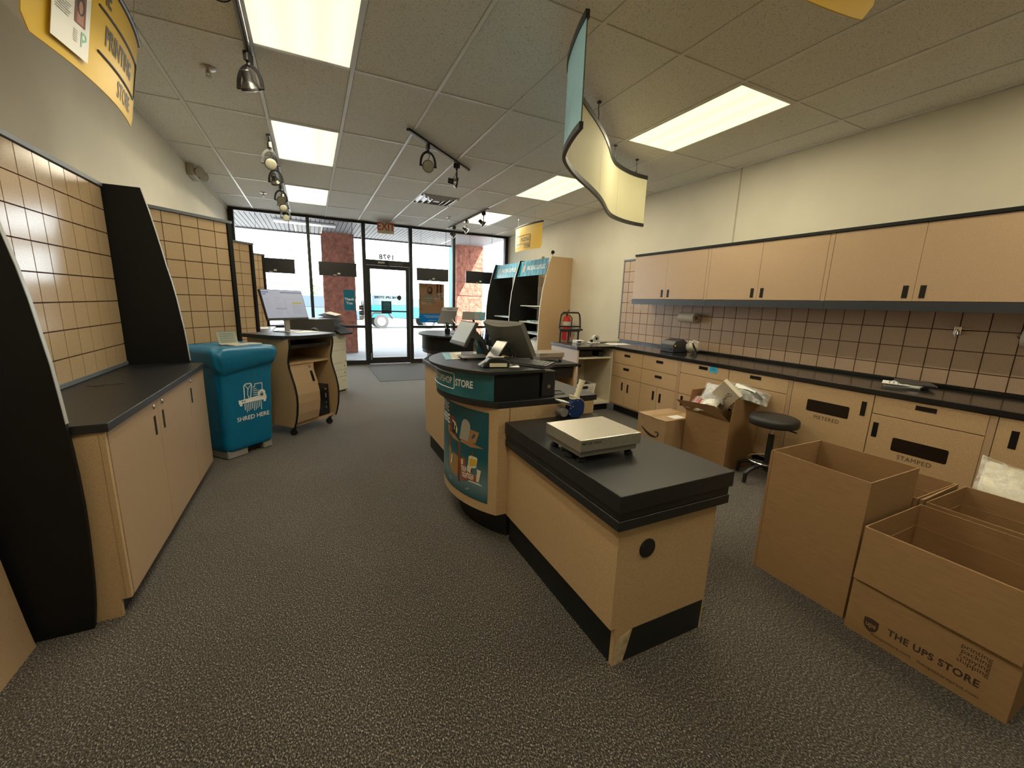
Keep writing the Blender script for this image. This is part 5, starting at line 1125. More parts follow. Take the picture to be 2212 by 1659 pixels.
# ------------------------------------------------------------ cardboard boxes on the floor
def openbox(label, x0, y0, x1, y1, h, flaps=(), name='cardboard_box', z0=0.0, th=0.005, m=CARD):
    t = thing(name, label, 'box', ((x0+x1)/2, (y0+y1)/2, z0), group='open cardboard boxes on the floor')
    b = MB().box(x0, y0, z0, x1, y1, z0+th).box(x0, y0, z0+th, x0+th, y1, h).box(x1-th, y0, z0+th, x1, y1, h).box(x0+th, y0, z0+th, x1-th, y0+th, h).box(x0+th, y1-th, z0+th, x1-th, y1, h)
    part(b, 'box_walls', m, t)
    return t
def crease(mb, x0, y0, x1, y1, z, th=0.0015):   # faint fold line inside a box
    mb.box(x0+0.005, y0+0.005, z-th, x1-0.005, y0+0.0062, z+th).box(x0+0.005, y1-0.0062, z-th, x1-0.005, y1-0.005, z+th).box(x1-0.0062, y0+0.005, z-th, x1-0.005, y1-0.005, z+th)
a = openbox('tallest plain open cardboard box, left of the store printed box', 2.225, 0.822, 2.69, 1.272, 0.70)
cb = MB(); crease(cb, 2.225, 0.822, 2.69, 1.272, 0.55); part(cb, 'fold_crease', CARDIN, a)
part(MB().box(2.2235, 1.262, 0.0, 2.226, 1.275, 0.70), 'glued_seam', mat('edge card', (0.30, 0.17, 0.08), 0.8), a)
bx = openbox('open cardboard box printed THE UPS STORE at the bottom right of the photo', 2.182, 0.285, 2.715, 0.796, 0.512)
part(MB().add([(2.181, 0.292, 0.511), (2.181, 0.792, 0.511), (2.172, 0.794, 0.262), (2.166, 0.287, 0.252), (2.178, 0.292, 0.511), (2.178, 0.792, 0.511), (2.168, 0.794, 0.262), (2.162, 0.287, 0.252)], [(0,1,2,3), (7,6,5,4), (0,4,5,1), (1,5,6,2), (2,6,7,3), (3,7,4,0)]), 'front_flap', CARD, bx)
cb = MB(); crease(cb, 2.182, 0.285, 2.715, 0.796, 0.40); crease(cb, 2.182, 0.285, 2.715, 0.796, 0.25); part(cb, 'fold_crease', mat('crease card', (0.43, 0.27, 0.13), 0.8), bx)
b = MB()
put_text(b, 'THE UPS STORE', 0.042, (2.1812, 0.505, 0.088), (0, -1, 0), (0, 0, 1), bold=0.03, xs=0.86, spacing=1.1)
for k, s in enumerate(('printing', 'packing', 'copying', 'shipping')): put_text(b, s, 0.027, (2.1812, 0.352, 0.208-0.0215*k), (0, -1, 0), (0, 0, 1), align='RIGHT')
lt = part(b, 'lettering', CARDINK, bx)
part(put_text(MB(), 'theupsstore.com   theupsstoreprint.com', 0.0205, (2.1812, 0.528, 0.038), (0, -1, 0), (0, 0, 1), bold=0.0, xs=1.0), 'address_lettering', CARDINK, bx)
b = MB()
shield = [(0.0, 0.033), (0.014, 0.031), (0.0265, 0.027), (0.0265, -0.002), (0.022, -0.017), (0.011, -0.028), (0.0, -0.033), (-0.011, -0.028), (-0.022, -0.017), (-0.0265, -0.002), (-0.0265, 0.027), (-0.014, 0.031)]
b.add([(2.1813, 0.702-x, 0.075+z) for x, z in shield], [tuple(range(12))])
part(b, 'shield_print', CARDINK, bx)
part(put_text(MB(), 'ups', 0.032, (2.1806, 0.702, 0.077), (0, -1, 0), (0, 0, 1), bold=0.02, xs=0.85), 'shield_lettering', CARD, bx)
part(MB().add([(2.1795, 0.765+a*0.03, 0.268+c_*0.022) for a, c_ in ((-1.2, 0.2), (-.6, 1.2), (.2, 1.5), (.9, 1.0), (.9, .3), (.2, -.3))], [(0,1,2,3,4,5)]), 'tape_scuff', mat('shiny tape mark', (0.32, 0.19, 0.085), 0.3), bx)
cx_ = openbox('open cardboard box directly behind the store printed box', 2.735, 0.28, 3.215, 0.785, 0.525)
cb = MB(); crease(cb, 2.735, 0.28, 3.215, 0.785, 0.42); crease(cb, 2.735, 0.28, 3.215, 0.785, 0.36); part(cb, 'fold_crease', mat('crease card 2', (0.43, 0.27, 0.13), 0.8), cx_)
dx_ = openbox('open cardboard box wedged behind the tallest plain box', 2.715, 0.812, 3.175, 1.25, 0.535)
part(MB().add([(2.73, 0.806, 0.53), (3.17, 0.808, 0.535), (3.17, 0.800, 0.54), (2.73, 0.790, 0.535), (2.73, 0.806, 0.40), (3.17, 0.808, 0.40), (3.17, 0.804, 0.40), (2.73, 0.802, 0.40)], [(0,1,2,3), (4,7,6,5), (0,4,5,1), (2,6,7,3), (1,5,6,2), (0,3,7,4)]), 'side_flap', CARD, dx_)
cb = MB(); crease(cb, 2.715, 0.812, 3.175, 1.25, 0.44); part(cb, 'fold_crease', mat('crease card 3', (0.43, 0.27, 0.13), 0.8), dx_)
ex_ = openbox('open cardboard box holding plastic mailers at the right edge, against the base cabinet', 3.235, 0.25, 3.68, 0.77, 0.46)
part(MB().add([(3.678, 0.26, 0.46), (3.678, 0.76, 0.46), (3.69, 0.74, 0.56), (3.69, 0.28, 0.56), (3.674, 0.26, 0.46), (3.674, 0.76, 0.46), (3.686, 0.74, 0.56), (3.686, 0.28, 0.56)], [(0,1,2,3), (7,6,5,4), (0,4,5,1), (1,5,6,2), (2,6,7,3), (3,7,4,0)]), 'back_flap', CARD, ex_)
def mailer(c, ex, ey, ez, label, m, seed, lbl=False):
    t = thing('plastic_mailer', label, 'parcel', tuple(Vector(c)), group='plastic mailers in the open boxes')
    C_, X_, Y_, Z_ = Vector(c), Vector(ex), Vector(ey), Vector(ez); r = random.Random(seed); p = [r.uniform(0, 6.28) for _ in range(4)]
    b = MB()
    for s in (1, -1):
        b.grid(lambda u, v: C_+X_*(2*u-1)+Y_*(2*v-1)+Z_*(s*(sin(pi*u)*sin(pi*v))**0.5+0.25*sin(5*u+p[0])*sin(6*v+p[1])+0.15*sin(11*u+p[2]+7*v)), 14, 14)
    part(b, 'sleeve', m, t, smooth=True, sharp=50)
    b = MB(); b.grid(lambda u, v: C_+X_*(1.12*(2*u-1))+Y_*(1.12*(2*v-1))+Z_*(1.08*(sin(pi*u)*sin(pi*v))**0.4+0.2*sin(9*u+p[3])*sin(8*v)), 12, 12)
    part(b, 'clear_film', BAG, t, smooth=True, sharp=20)
    if lbl: part(MB().grid(lambda u, v: C_+X_*(0.5*(2*u-1))+Y_*(0.4*(2*v-1))+Z_*(1.15*(sin(pi*(0.25+0.5*u))*sin(pi*(0.3+0.4*v)))**0.5+0.25*sin(5*(0.25+0.5*u)+p[0])*sin(6*(0.3+0.4*v)+p[1])), 6, 6), 'label', PAPER, t, smooth=True)
    return t
MAIL = mat('off white mailer', (0.66, 0.62, 0.50), 0.35, noise=(20, 0.12)); MAILG = mat('grey mailer', (0.13, 0.13, 0.125), 0.3, noise=(9, 0.25))
mailer((3.50, 0.65, 0.50), (0.02, -0.15, -0.03), (0.10, 0.02, 0.09), (-0.02, 0, 0.02), 'off white plastic mailer standing up out of the box at the right edge', MAIL, 1)
mailer((3.40, 0.42, 0.455), (0.05, -0.14, -0.01), (0.12, 0.05, 0.02), (0, 0, 0.025), 'crumpled off white mailer lying flat in the box at the right edge', MAIL, 2)
mailer((3.52, 0.33, 0.44), (0.10, 0.03, 0.02), (-0.02, 0.08, 0.03), (0, 0, 0.03), 'dark grey mailer glimpsed at the very right edge box', MAILG, 8)

# parcels box, smile box
pb = openbox('open cardboard box overflowing with parcels, left of the black stool', 3.30, 2.285, 3.695, 2.76, 0.455, name='parcels_box')
F1 = MB().add([(3.30, 2.285, 0.455), (3.30, 2.76, 0.455), (3.19, 2.80, 0.565), (3.20, 2.38, 0.595), (3.304, 2.285, 0.451), (3.304, 2.76, 0.451), (3.194, 2.80, 0.561), (3.204, 2.38, 0.591)], [(0,1,2,3), (7,6,5,4), (0,4,5,1), (1,5,6,2), (2,6,7,3), (3,7,4,0)])
part(F1, 'front_flap', CARDIN, pb)
part(MB().add([(3.31, 2.285, 0.455), (3.69, 2.285, 0.455), (3.69, 2.275, 0.665), (3.33, 2.275, 0.665), (3.31, 2.29, 0.455), (3.69, 2.29, 0.455), (3.69, 2.28, 0.665), (3.33, 2.28, 0.665)], [(0,1,2,3), (7,6,5,4), (0,4,5,1), (1,5,6,2), (2,6,7,3), (3,7,4,0)]), 'side_flap', CARD, pb)
part(MB().add([(3.31, 2.755, 0.455), (3.69, 2.755, 0.455), (3.69, 2.765, 0.66), (3.36, 2.765, 0.66), (3.31, 2.76, 0.455), (3.69, 2.76, 0.455), (3.69, 2.77, 0.66), (3.36, 2.77, 0.66)], [(0,1,2,3), (7,6,5,4), (0,4,5,1), (1,5,6,2), (2,6,7,3), (3,7,4,0)]), 'side_flap', mat('dark box flap', (0.30, 0.15, 0.07), 0.8), pb)
t = thing('white_carton', 'slim white carton with black lettering sticking out of the parcels box', 'box', (3.42, 2.42, 0.50))
c0 = Vector((3.38, 2.44, 0.652)); cu, cv = Vector((-0.377, -0.704, 0.602)), Vector((-0.271, 0.705, 0.655)); cn = cu.cross(cv).normalized()
part(MB().obox(c0-cn*0.02, cu*0.17, cv*0.098, cn*0.02), 'carton', mat('white carton', (0.66, 0.60, 0.46), 0.5), t, bevel=0.003)
part(put_text(MB(), 'Qaywop', 0.056, c0+cn*0.0008+cu*0.02-cv*0.025, -cu, -cv, bold=0.0), 'lettering', BLACKINK, t)
mailer((3.53, 2.33, 0.70), (0.06, -0.16, -0.03), (0.10, 0.05, 0.03), (-0.01, 0, 0.05), 'big grey plastic parcel hanging over the right side of the parcels box', MAILG, 3, True)
mailer((3.42, 2.56, 0.66), (0.02, -0.10, 0.0), (0.06, 0.02, 0.07), (-0.02, 0, 0.02), 'clear bag with a printed black and white label in the parcels box', mat('white mailer print', (0.5, 0.51, 0.54), 0.4, noise=(26, 0.4, (1, 3, 1))), 4)
mailer((3.36, 2.66, 0.555), (0.03, -0.08, 0.02), (0.08, 0.02, 0.04), (-0.01, 0, 0.03), 'red item in clear plastic at the left side of the parcels box', mat('red parcel', (0.35, 0.03, 0.03), 0.4), 5)
mailer((3.33, 2.54, 0.57), (0.03, -0.08, 0.02), (0.08, 0.02, 0.05), (-0.01, 0, 0.02), 'small cream packet in clear plastic at the front of the parcels box', MAIL, 6, True)
mailer((3.58, 2.55, 0.66), (0.03, -0.10, 0.02), (0.09, 0.02, 0.03), (-0.01, 0, 0.035), 'dark packet in film at the back of the parcels box', MAILG, 7)
t = thing('smile_box', 'taped cardboard box with a black curved arrow on its side', 'box', (3.28, 2.96, 0))
part(MB().box(3.05, 2.77, 0, 3.50, 3.15, 0.358), 'carton', mat('grey brown cardboard', (0.40, 0.265, 0.15), 0.7, noise=(12, 0.08)), t, bevel=0.004)
part(MB().box(3.049, 2.93, 0.3585, 3.50, 2.995, 0.36), 'tape', mat('brown packing tape', (0.43, 0.28, 0.13), 0.25), t)
part(MB().box(3.20, 2.80, 0.3586, 3.34, 2.90, 0.36), 'label', PAPER, t)
part(MB().tube([(3.049, 3.14, 0.36), (3.047, 3.04, 0.356), (3.048, 2.97, 0.361), (3.046, 2.89, 0.355), (3.049, 2.79, 0.359)], 0.004, 6), 'torn_edge', mat('torn paper', (0.6, 0.52, 0.4), 0.8), t)
b = MB(); n = 16; up_ = []; lo_ = []
for i in range(n+1):
    u = i/n; y = 3.085-0.215*u; z = 0.226-0.058*sin(pi*(0.02+0.68*u))-0.012*u; w = 0.003+0.011*sin(pi*min(1, u*0.9+0.05))
    up_.append((3.0488, y, z+w)); lo_.append((3.0488, y, z-w))
for i in range(n): b.add([up_[i], up_[i+1], lo_[i+1], lo_[i]], [(0,1,2,3)])
b.tube([(3.0485, 2.895, 0.213), (3.0485, 2.862, 0.219), (3.0485, 2.850, 0.210), (3.0485, 2.856, 0.188), (3.0485, 2.863, 0.172)], 0.0055, 6)
part(b, 'arrow_print', BLACKINK, t)

# ------------------------------------------------------------ stool
t = thing('stool', 'black round padded work stool by the base cabinets', 'stool', (3.455, 2.0, 0))
sx, sy = 3.455, 2.0
part(MB().lathe([(0.0, 0.495), (0.15, 0.497), (0.178, 0.505), (0.186, 0.52), (0.187, 0.55), (0.182, 0.566), (0.165, 0.575), (0.0, 0.577)], (sx, sy, 0), (0, 0, 1), 40), 'seat', mat('black vinyl', (0.020, 0.020, 0.019), 0.5), t, smooth=True, sharp=60)
part(MB().cyl((sx, sy, 0.10), (sx, sy, 0.42), 0.028, 0.024, 16), 'column', BLACK, t, smooth=True); part(MB().cyl((sx, sy, 0.42), (sx, sy, 0.497), 0.012, n=14).box(sx-0.07, sy-0.07, 0.486, sx+0.07, sy+0.07, 0.496), 'gas_lift', CHROME, t, smooth=True)
part(MB().tube([(sx, sy, 0.485), (sx+0.03, sy-0.10, 0.482), (sx+0.045, sy-0.17, 0.476)], 0.006, 6), 'lever', BLACK, t, smooth=True)
for k in range(5):
    a = radians(100+72*k); c_, s_ = cos(a), sin(a)
    part(MB().tube([(sx, sy, 0.15), (sx+0.10*c_, sy+0.10*s_, 0.145), (sx+0.19*c_, sy+0.19*s_, 0.12), (sx+0.225*c_, sy+0.225*s_, 0.09), (sx+0.23*c_, sy+0.23*s_, 0.012)], [0.024, 0.02, 0.018, 0.017, 0.016], 10), 'leg', BLACK, t, smooth=True)
part(MB().tube([(sx+0.15*cos(2*pi*i/32), sy+0.15*sin(2*pi*i/32), 0.185) for i in range(32)], 0.008, 8, closed=True), 'foot_ring', CHROME, t, smooth=True)

# ------------------------------------------------------------ packing supply shelves
SP = [(4.397, 0.0), (3.75, 0.0), (3.738, 0.25), (3.733, 0.5), (3.737, 0.95), (3.753, 1.34), (3.789, 1.657), (3.859, 1.97), (3.955, 2.285), (4.397, 2.285)]
def sidepanel(t, y0, y1, m, name='side_panel', dx=0.0):
    p_ = part(MB().ext([(min(x+dx, 4.397), y0, z) for x, z in SP], (0, y1-y0, 0)), name, m, t)
    e = MB()
    for (xa, za), (xb, zb) in zip(SP[1:8], SP[2:9]):
        xa += dx; xb += dx
        e.add([(xa-.004, y0-.001, za), (xa-.004, y1+.001, za), (xb-.004, y1+.001, zb), (xb-.004, y0-.001, zb), (xa-.0004, y0-.001, za), (xa-.0004, y1+.001, za), (xb-.0004, y1+.001, zb), (xb-.0004, y0-.001, zb)], [(0,3,2,1), (4,5,6,7), (0,1,5,4), (2,3,7,6), (0,4,7,3), (1,2,6,5)])
    part(e, 'edge_band', mat('white edge banding', (0.66, 0.64, 0.58), 0.35), p_)
def shelfunit(y0, y1, label, first, shelves, dx):
    t = thing('display_shelf', label, 'shelf', (4.1, (y0+y1)/2, 0), group='packing supply shelf units')
    if first: sidepanel(t, y0, y0+0.022, TAN)
    sidepanel(t, y1-0.022, y1, BLKP, dx=dx)
    b = MB().box(4.372, y0+0.022, 0.05, 4.396, y1-0.022, 2.27, 1)
    tiles(b, (4.372, 0, 0), (0, 1, 0), (0, 0, 1), steps(y0+0.022, y1-0.022, y0+0.12, 0.1524), steps(0.05, 2.27, 0.13, 0.1524), (-1, 0, 0))
    part(b, 'grid_back', [TAN2, GROOVE], t)
    part(MB().box(3.80, y0+0.022, 0.04, 4.37, y1-0.022, 0.10), 'base_shelf', WHITE, t)
    part(MB().box(4.34, y1-0.045, 0.1, 4.372, y1-0.023, 2.27), 'shelf_upright', LGREY, t)
    for z, x0 in shelves:
        s_ = part(MB().box(x0, y0+0.024, z-0.02, 4.37, y1-0.07, z), 'shelf', WHITE, t, bevel=0.002)
        part(MB().ext([(4.37, y1-0.09, z-0.02), (x0+0.1, y1-0.09, z-0.02), (x0+0.16, y1-0.09, z-0.035), (4.37, y1-0.09, z-0.09)], (0, 0.004, 0)), 'bracket', LGREY, s_)
    hs = MB(); xt, xb = 3.945+dx*0.5, 3.868+dx*0.5
    hs.add([(xb, y0+0.024, 1.965), (xb, y1-0.024, 1.965), (xt, y1-0.024, 2.262), (xt, y0+0.024, 2.262), (xb+.006, y0+0.024, 1.965), (xb+.006, y1-0.024, 1.965), (xt+.006, y1-0.024, 2.262), (xt+.006, y0+0.024, 2.262)], [(0,3,2,1), (4,5,6,7), (0,1,5,4), (1,2,6,5), (2,3,7,6), (3,0,4,7)])
    hd = part(hs, 'header_sign', [mat('sky blue header print', (0.16, 0.42, 0.60), 0.25, noise=(7, 0.5, (1, 3, 0.8)))], t)
    ux, uy = Vector((0, -1, 0)), Vector((xt-xb, 0, 0.297)).normalized(); n = ux.cross(uy); L_ = y1-y0
    c = Vector(((xt+xb)/2, (y0+y1)/2, 2.1135))+n.normalized()*0.002
    part(put_text(MB(), 'PACKING SUPPLIES', 0.115, c+ux*0.14, ux, uy, bold=0.02, xs=0.72), 'lettering', WHITEINK, hd)
    p_ = MB(); q = lambda a, b_: tuple(c+ux*a+uy*b_)
    p_.add([q(-L_/2+0.03, -0.14), q(-L_/2+0.14, -0.14), q(-L_/2+0.07, 0.14), q(-L_/2+0.03, 0.14)], [(0,1,2,3)], 0); p_.add([q(-L_/2+0.20, -0.08), q(-L_/2+0.28, -0.06), q(-L_/2+0.27, 0.08), q(-L_/2+0.20, 0.06)], [(0,1,2,3)], 1)
    part(p_, 'header_picture', [TEAL, mat('header tan', (0.5, 0.38, 0.32), 0.5)], hd)
    return t
shelfunit(6.57, 7.72, 'tan sided packing supply shelf unit nearest the camera on the right wall', True, [(1.40, 3.90), (1.08, 3.88), (0.865, 3.88)], -0.07)
shelfunit(7.722, 8.90, 'black sided packing supply shelf unit by the window', False, [(1.14, 3.83), (0.86, 3.83)], -0.10)
for k, (y, c_) in enumerate(((6.80, (0.62, 0.45, 0.2)), (7.02, (0.6, 0.62, 0.6)), (7.26, (0.10, 0.36, 0.55)))):
    t = thing('mailer_pack', 'flat %s pack on the middle shelf of the tan sided unit, %s' % (('brown', 'grey', 'blue')[k], ('nearest the camera', 'in the middle', 'farthest back')[k]), 'pack', (4.05, y, 1.081), group='flat mailers on the middle shelf')
    part(MB().obox((4.02, y, 1.095), (0.125, 0, 0), (0, 0.095, 0.0), (0, 0, 0.013)), 'pack', mat('pack %d' % k, c_, 0.5), t, bevel=0.003)
    part(MB().box(3.8935, y-0.08, 1.086, 3.895, y+0.05, 1.104), 'label', [YEL, BLUEC, WHITE][k], t)
for k, y in enumerate((6.9, 7.25)):
    t = thing('mailer_pack', 'blue and white pack on the lowest shelf of the tan sided unit, %s' % ('nearer one', 'farther one')[k], 'pack', (4.05, y, 0.866), group='mailers on the lowest shelf')
    part(MB().box(3.90, y-0.15, 0.866, 4.2, y+0.15, 0.885), 'pack', mat('blue pack %d' % k, (0.25, 0.45, 0.6), 0.4), t, bevel=0.003); part(MB().box(3.92, y-0.1, 0.8855, 4.05, y+0.05, 0.8865), 'label', WHITE, t)
tag(part(MB().grid(crumple((4.05, 7.1, 0.45), 0.22, 0.40, 0.33, 12, 0.08), 26, 14, cu=True), 'bubble_wrap_roll', mat('bubble wrap', (0.62, 0.64, 0.66), 0.3, bump=(60, 0.6, 0.01)), None, smooth=True), 'big whitish roll of bubble wrap standing in the bottom of the tan sided shelf unit', 'bubble wrap')
t = thing('mailer_pack', 'light blue pack on the shelf of the black sided unit by the window', 'pack', (4.0, 8.2, 1.141)); part(MB().box(3.85, 8.0, 1.141, 4.2, 8.5, 1.152), 'pack', mat('light blue pack', (0.25, 0.5, 0.68), 0.4), t, bevel=0.002); part(MB().box(3.9, 8.1, 1.1525, 4.05, 8.3, 1.1535), 'label', WHITE, t)
for k in range(3):
    y = 7.38-0.14*k
    t = thing('hanging_pack', 'yellow topped tape pack hanging on the back of the tan sided unit, %s of three' % ('leftmost', 'middle', 'rightmost')[k], 'pack', (4.33, y, 1.62), group='hanging tape packs')
    part(MB().box(4.30, y-0.05, 1.72, 4.33, y+0.05, 1.83), 'header_card', YEL, t); part(MB().box(4.285, y-0.05, 1.655, 4.335, y+0.05, 1.72), 'dispenser', mat('maroon', (0.10, 0.012, 0.015), 0.5), t)
    part(MB().lathe([(0.02, 0), (0.05, 0), (0.05, 0.04), (0.02, 0.04)], (4.30, y-0.02, 1.62), (0, 1, 0), 20), 'tape_roll', WHITE, t, smooth=True); part(MB().cyl((4.27, y, 1.84), (4.371, y, 1.845), 0.003, n=6), 'peg_hook', CHROME, t)
t = thing('security_camera', 'small round black camera on top of the tan sided shelf unit', 'camera', (3.97, 6.59, 2.286))
part(MB().cyl((3.97, 6.59, 2.286), (3.965, 6.585, 2.33), 0.012, n=10), 'bracket', WHITE, t); part(MB().lathe([(0.0, 0), (0.03, 0.0), (0.036, 0.012), (0.036, 0.035), (0.02, 0.045), (0.0, 0.045)], (3.96, 6.56, 2.355), (0.3, 0.9, 0.1), 18), 'camera_body', WHITE, t, smooth=True)
part(MB().lathe([(0.0, 0), (0.032, 0), (0.032, 0.003), (0.0, 0.003)], (3.959, 6.556, 2.355), (-0.3, -0.9, -0.1), 18), 'lens', BLACKG, t)
tag(part(MB().cyl((4.06, 7.05, 2.286), (4.06, 7.12, 2.286), 0.035, 0.03, 14).ball((4.06, 7.08, 2.30), 0.035, 8), 'motion_sensor', LGREY, None, smooth=True), 'small grey dome on top of the tan sided shelf unit', 'sensor')

# hand truck and fire extinguisher
t = thing('hand_truck', 'black folding hand truck standing behind the corner counter', 'hand truck', (3.98, 5.9, 0))
y = 5.9
def hoop(w, z0, z1, cx, y, r): return [(cx-w, y, z0), (cx-w*0.92, y, z1-0.10), (cx-w*0.86, y, z1-0.035), (cx-w*0.72, y, z1), (cx+w*0.72, y, z1), (cx+w*0.86, y, z1-0.035), (cx+w*0.92, y, z1-0.10), (cx+w, y, z0)]
part(MB().tube(hoop(0.215, 1.04, 1.31, 3.975, y, 0), 0.014, 10), 'handle', BLACK, t, smooth=True)
part(MB().tube([(3.785, y, 0.12), (3.785, y, 1.04)], 0.016, 10).tube([(4.155, y, 0.12), (4.155, y, 1.04)], 0.016, 10).box(3.93, y-0.01, 0.1, 3.96, y+0.02, 1.04), 'frame', BLACK, t, smooth=True)
part(MB().cyl((3.76, y, 1.075), (4.17, y, 1.075), 0.014, n=10).cyl((3.75, y-0.02, 1.02), (4.22, y-0.02, 1.02), 0.018, n=10).box(3.77, y-0.03, 0.985, 4.17, y, 1.0), 'crossbar', BLACK, t, smooth=True)
part(MB().box(3.77, y-0.26, 0.0, 4.17, y+0.0, 0.012), 'toe_plate', BLACK, t)
for x in (3.74, 4.20): part(MB().lathe([(0.02, 0), (0.10, 0.005), (0.10, 0.045), (0.02, 0.05)], (x-0.025, y+0.06, 0.10), (1, 0, 0), 20), 'wheel', BLACKM, t, smooth=True)
t = thing('fire_extinguisher', 'red fire extinguisher behind the black hand truck', 'fire extinguisher', (4.15, 6.30, 0.86))
ex, ey, ez = 4.17, 6.30, 0.80
part(MB().lathe([(0.0, 0), (0.068, 0), (0.072, 0.02), (0.072, 0.36), (0.06, 0.41), (0.025, 0.44), (0.0, 0.44)], (ex, ey, ez), (0, 0, 1), 24), 'cylinder', RED, t, smooth=True)
part(MB().lathe([(0.0724, 0.24), (0.0726, 0.34)], (ex, ey, ez), (0, 0, 1), 24), 'label', LGREY, t, smooth=True)
part(MB().cyl((ex, ey, ez+0.44), (ex, ey, ez+0.48), 0.022, n=12).bar([(ex+0.03, ey, ez+0.50), (ex-0.04, ey, ez+0.485), (ex-0.14, ey-0.01, ez+0.45)], 0.03, 0.012).bar([(ex, ey, ez+0.48), (ex+0.02, ey, ez+0.53), (ex+0.05, ey, ez+0.55)], 0.025, 0.01), 'valve_handle', BLACK, t, bevel=0.002)
part(MB().tube([(ex+0.03, ey-0.02, ez+0.46), (ex+0.09, ey-0.03, ez+0.40), (ex+0.085, ey-0.03, ez+0.2), (ex+0.075, ey-0.02, ez+0.06)], 0.010, 8), 'hose', BLACK, t, smooth=True)
part(MB().box(ex-0.03, ey+0.06, ez+0.1, ex+0.23, ey+0.08, ez+0.3), 'wall_bracket', LGREY, t)

# ------------------------------------------------------------ hanging signs
RAIL = mat('black sign rail', (0.015, 0.015, 0.014), 0.4)
def smoothpts(P, n=6):
    out = []
    for i in range(len(P)-1):
        p0, p1, p2, p3 = [Vector((*P[max(0, min(len(P)-1, j))], 0)) for j in (i-1, i, i+1, i+2)]
        for k in range(n):
            t = k/n; out.append(0.5*((2*p1)+(-p0+p2)*t+(2*p0-5*p1+4*p2-p3)*t*t+(-p0+3*p1-3*p2+p3)*t*t*t))
    out.append(Vector((*P[-1], 0))); return out
WP = [(1.30, 1.935), (1.337, 2.06), (1.405, 2.235), (1.475, 2.365), (1.60, 2.50), (1.79, 2.665), (2.06, 2.87), (2.29, 3.06), (2.49, 3.25), (2.66, 3.42), (2.83, 3.56), (3.05, 3.67), (3.25, 3.73), (3.43, 3.75)]
C_ = smoothpts(WP, 5)
t = thing('wave_sign', 'long wavy hanging sign with a cream back and black rails', 'sign', (2.2, 2.9, 2.335))
zt, zb_ = 2.845, 2.338
part(MB().bar([(p.x, p.y, zt) for p in C_], 0.022, 0.038), 'top_rail', RAIL, t); part(MB().bar([(p.x, p.y, zb_+0.012) for p in C_], 0.022, 0.034), 'bottom_rail', RAIL, t)
def offs(k):
    O_ = []
    for i, p in enumerate(C_):
        d_ = (C_[min(i+1, len(C_)-1)]-C_[max(i-1, 0)]).normalized(); O_.append(Vector((p.x-d_.y*k, p.y+d_.x*k, 0)))
    return O_
def ribbon(P, z0, z1):
    b = MB(); n = len(P); b.add([(p.x, p.y, z0) for p in P]+[(p.x, p.y, z1) for p in P], [(i, i+1, n+i+1, n+i) for i in range(n-1)]); return b
part(ribbon(offs(-0.003), zb_+0.02, zt-0.01), 'back_face', translucent('cream sign back', (0.53, 0.50, 0.31), 0.05, 0.75), t, smooth=True)
BLUEF = mat('pale blue sign front', (0.26, 0.47, 0.54), 0.4, noise=(1.6, 0.3))
part(ribbon(offs(0.004), zb_+0.02, zt-0.01), 'front_face', BLUEF, t, smooth=True)
b = MB(); CO = offs(-0.0045)
for k in (20, 34, 52): p = CO[k]; q = CO[k+1]; d_ = (q-p).normalized()*0.0022; b.add([(p.x-d_.x, p.y-d_.y, zb_+0.02), (p.x+d_.x, p.y+d_.y, zb_+0.02), (p.x+d_.x, p.y+d_.y, zt-0.012), (p.x-d_.x, p.y-d_.y, zt-0.012)], [(0,1,2,3)])
part(b, 'panel_seam', mat('dark sign seam', (0.25, 0.22, 0.13), 0.6), t)  # dark lines along the seams of the sign panels
for k in (31, 49, 60):
    p = C_[k]; part(MB().tube([(p.x, p.y, zt+0.01), (p.x+0.004, p.y, zt+0.06), (p.x-0.004, p.y, zt+0.11), (p.x, p.y, ZC-0.002)], 0.0035, 6).ball((p.x, p.y, zt+0.03), 0.010, 6).box(p.x-0.012, p.y-0.012, ZC-0.016, p.x+0.012, p.y+0.012, ZC-0.002), 'hanging_chain', DGREY, t)

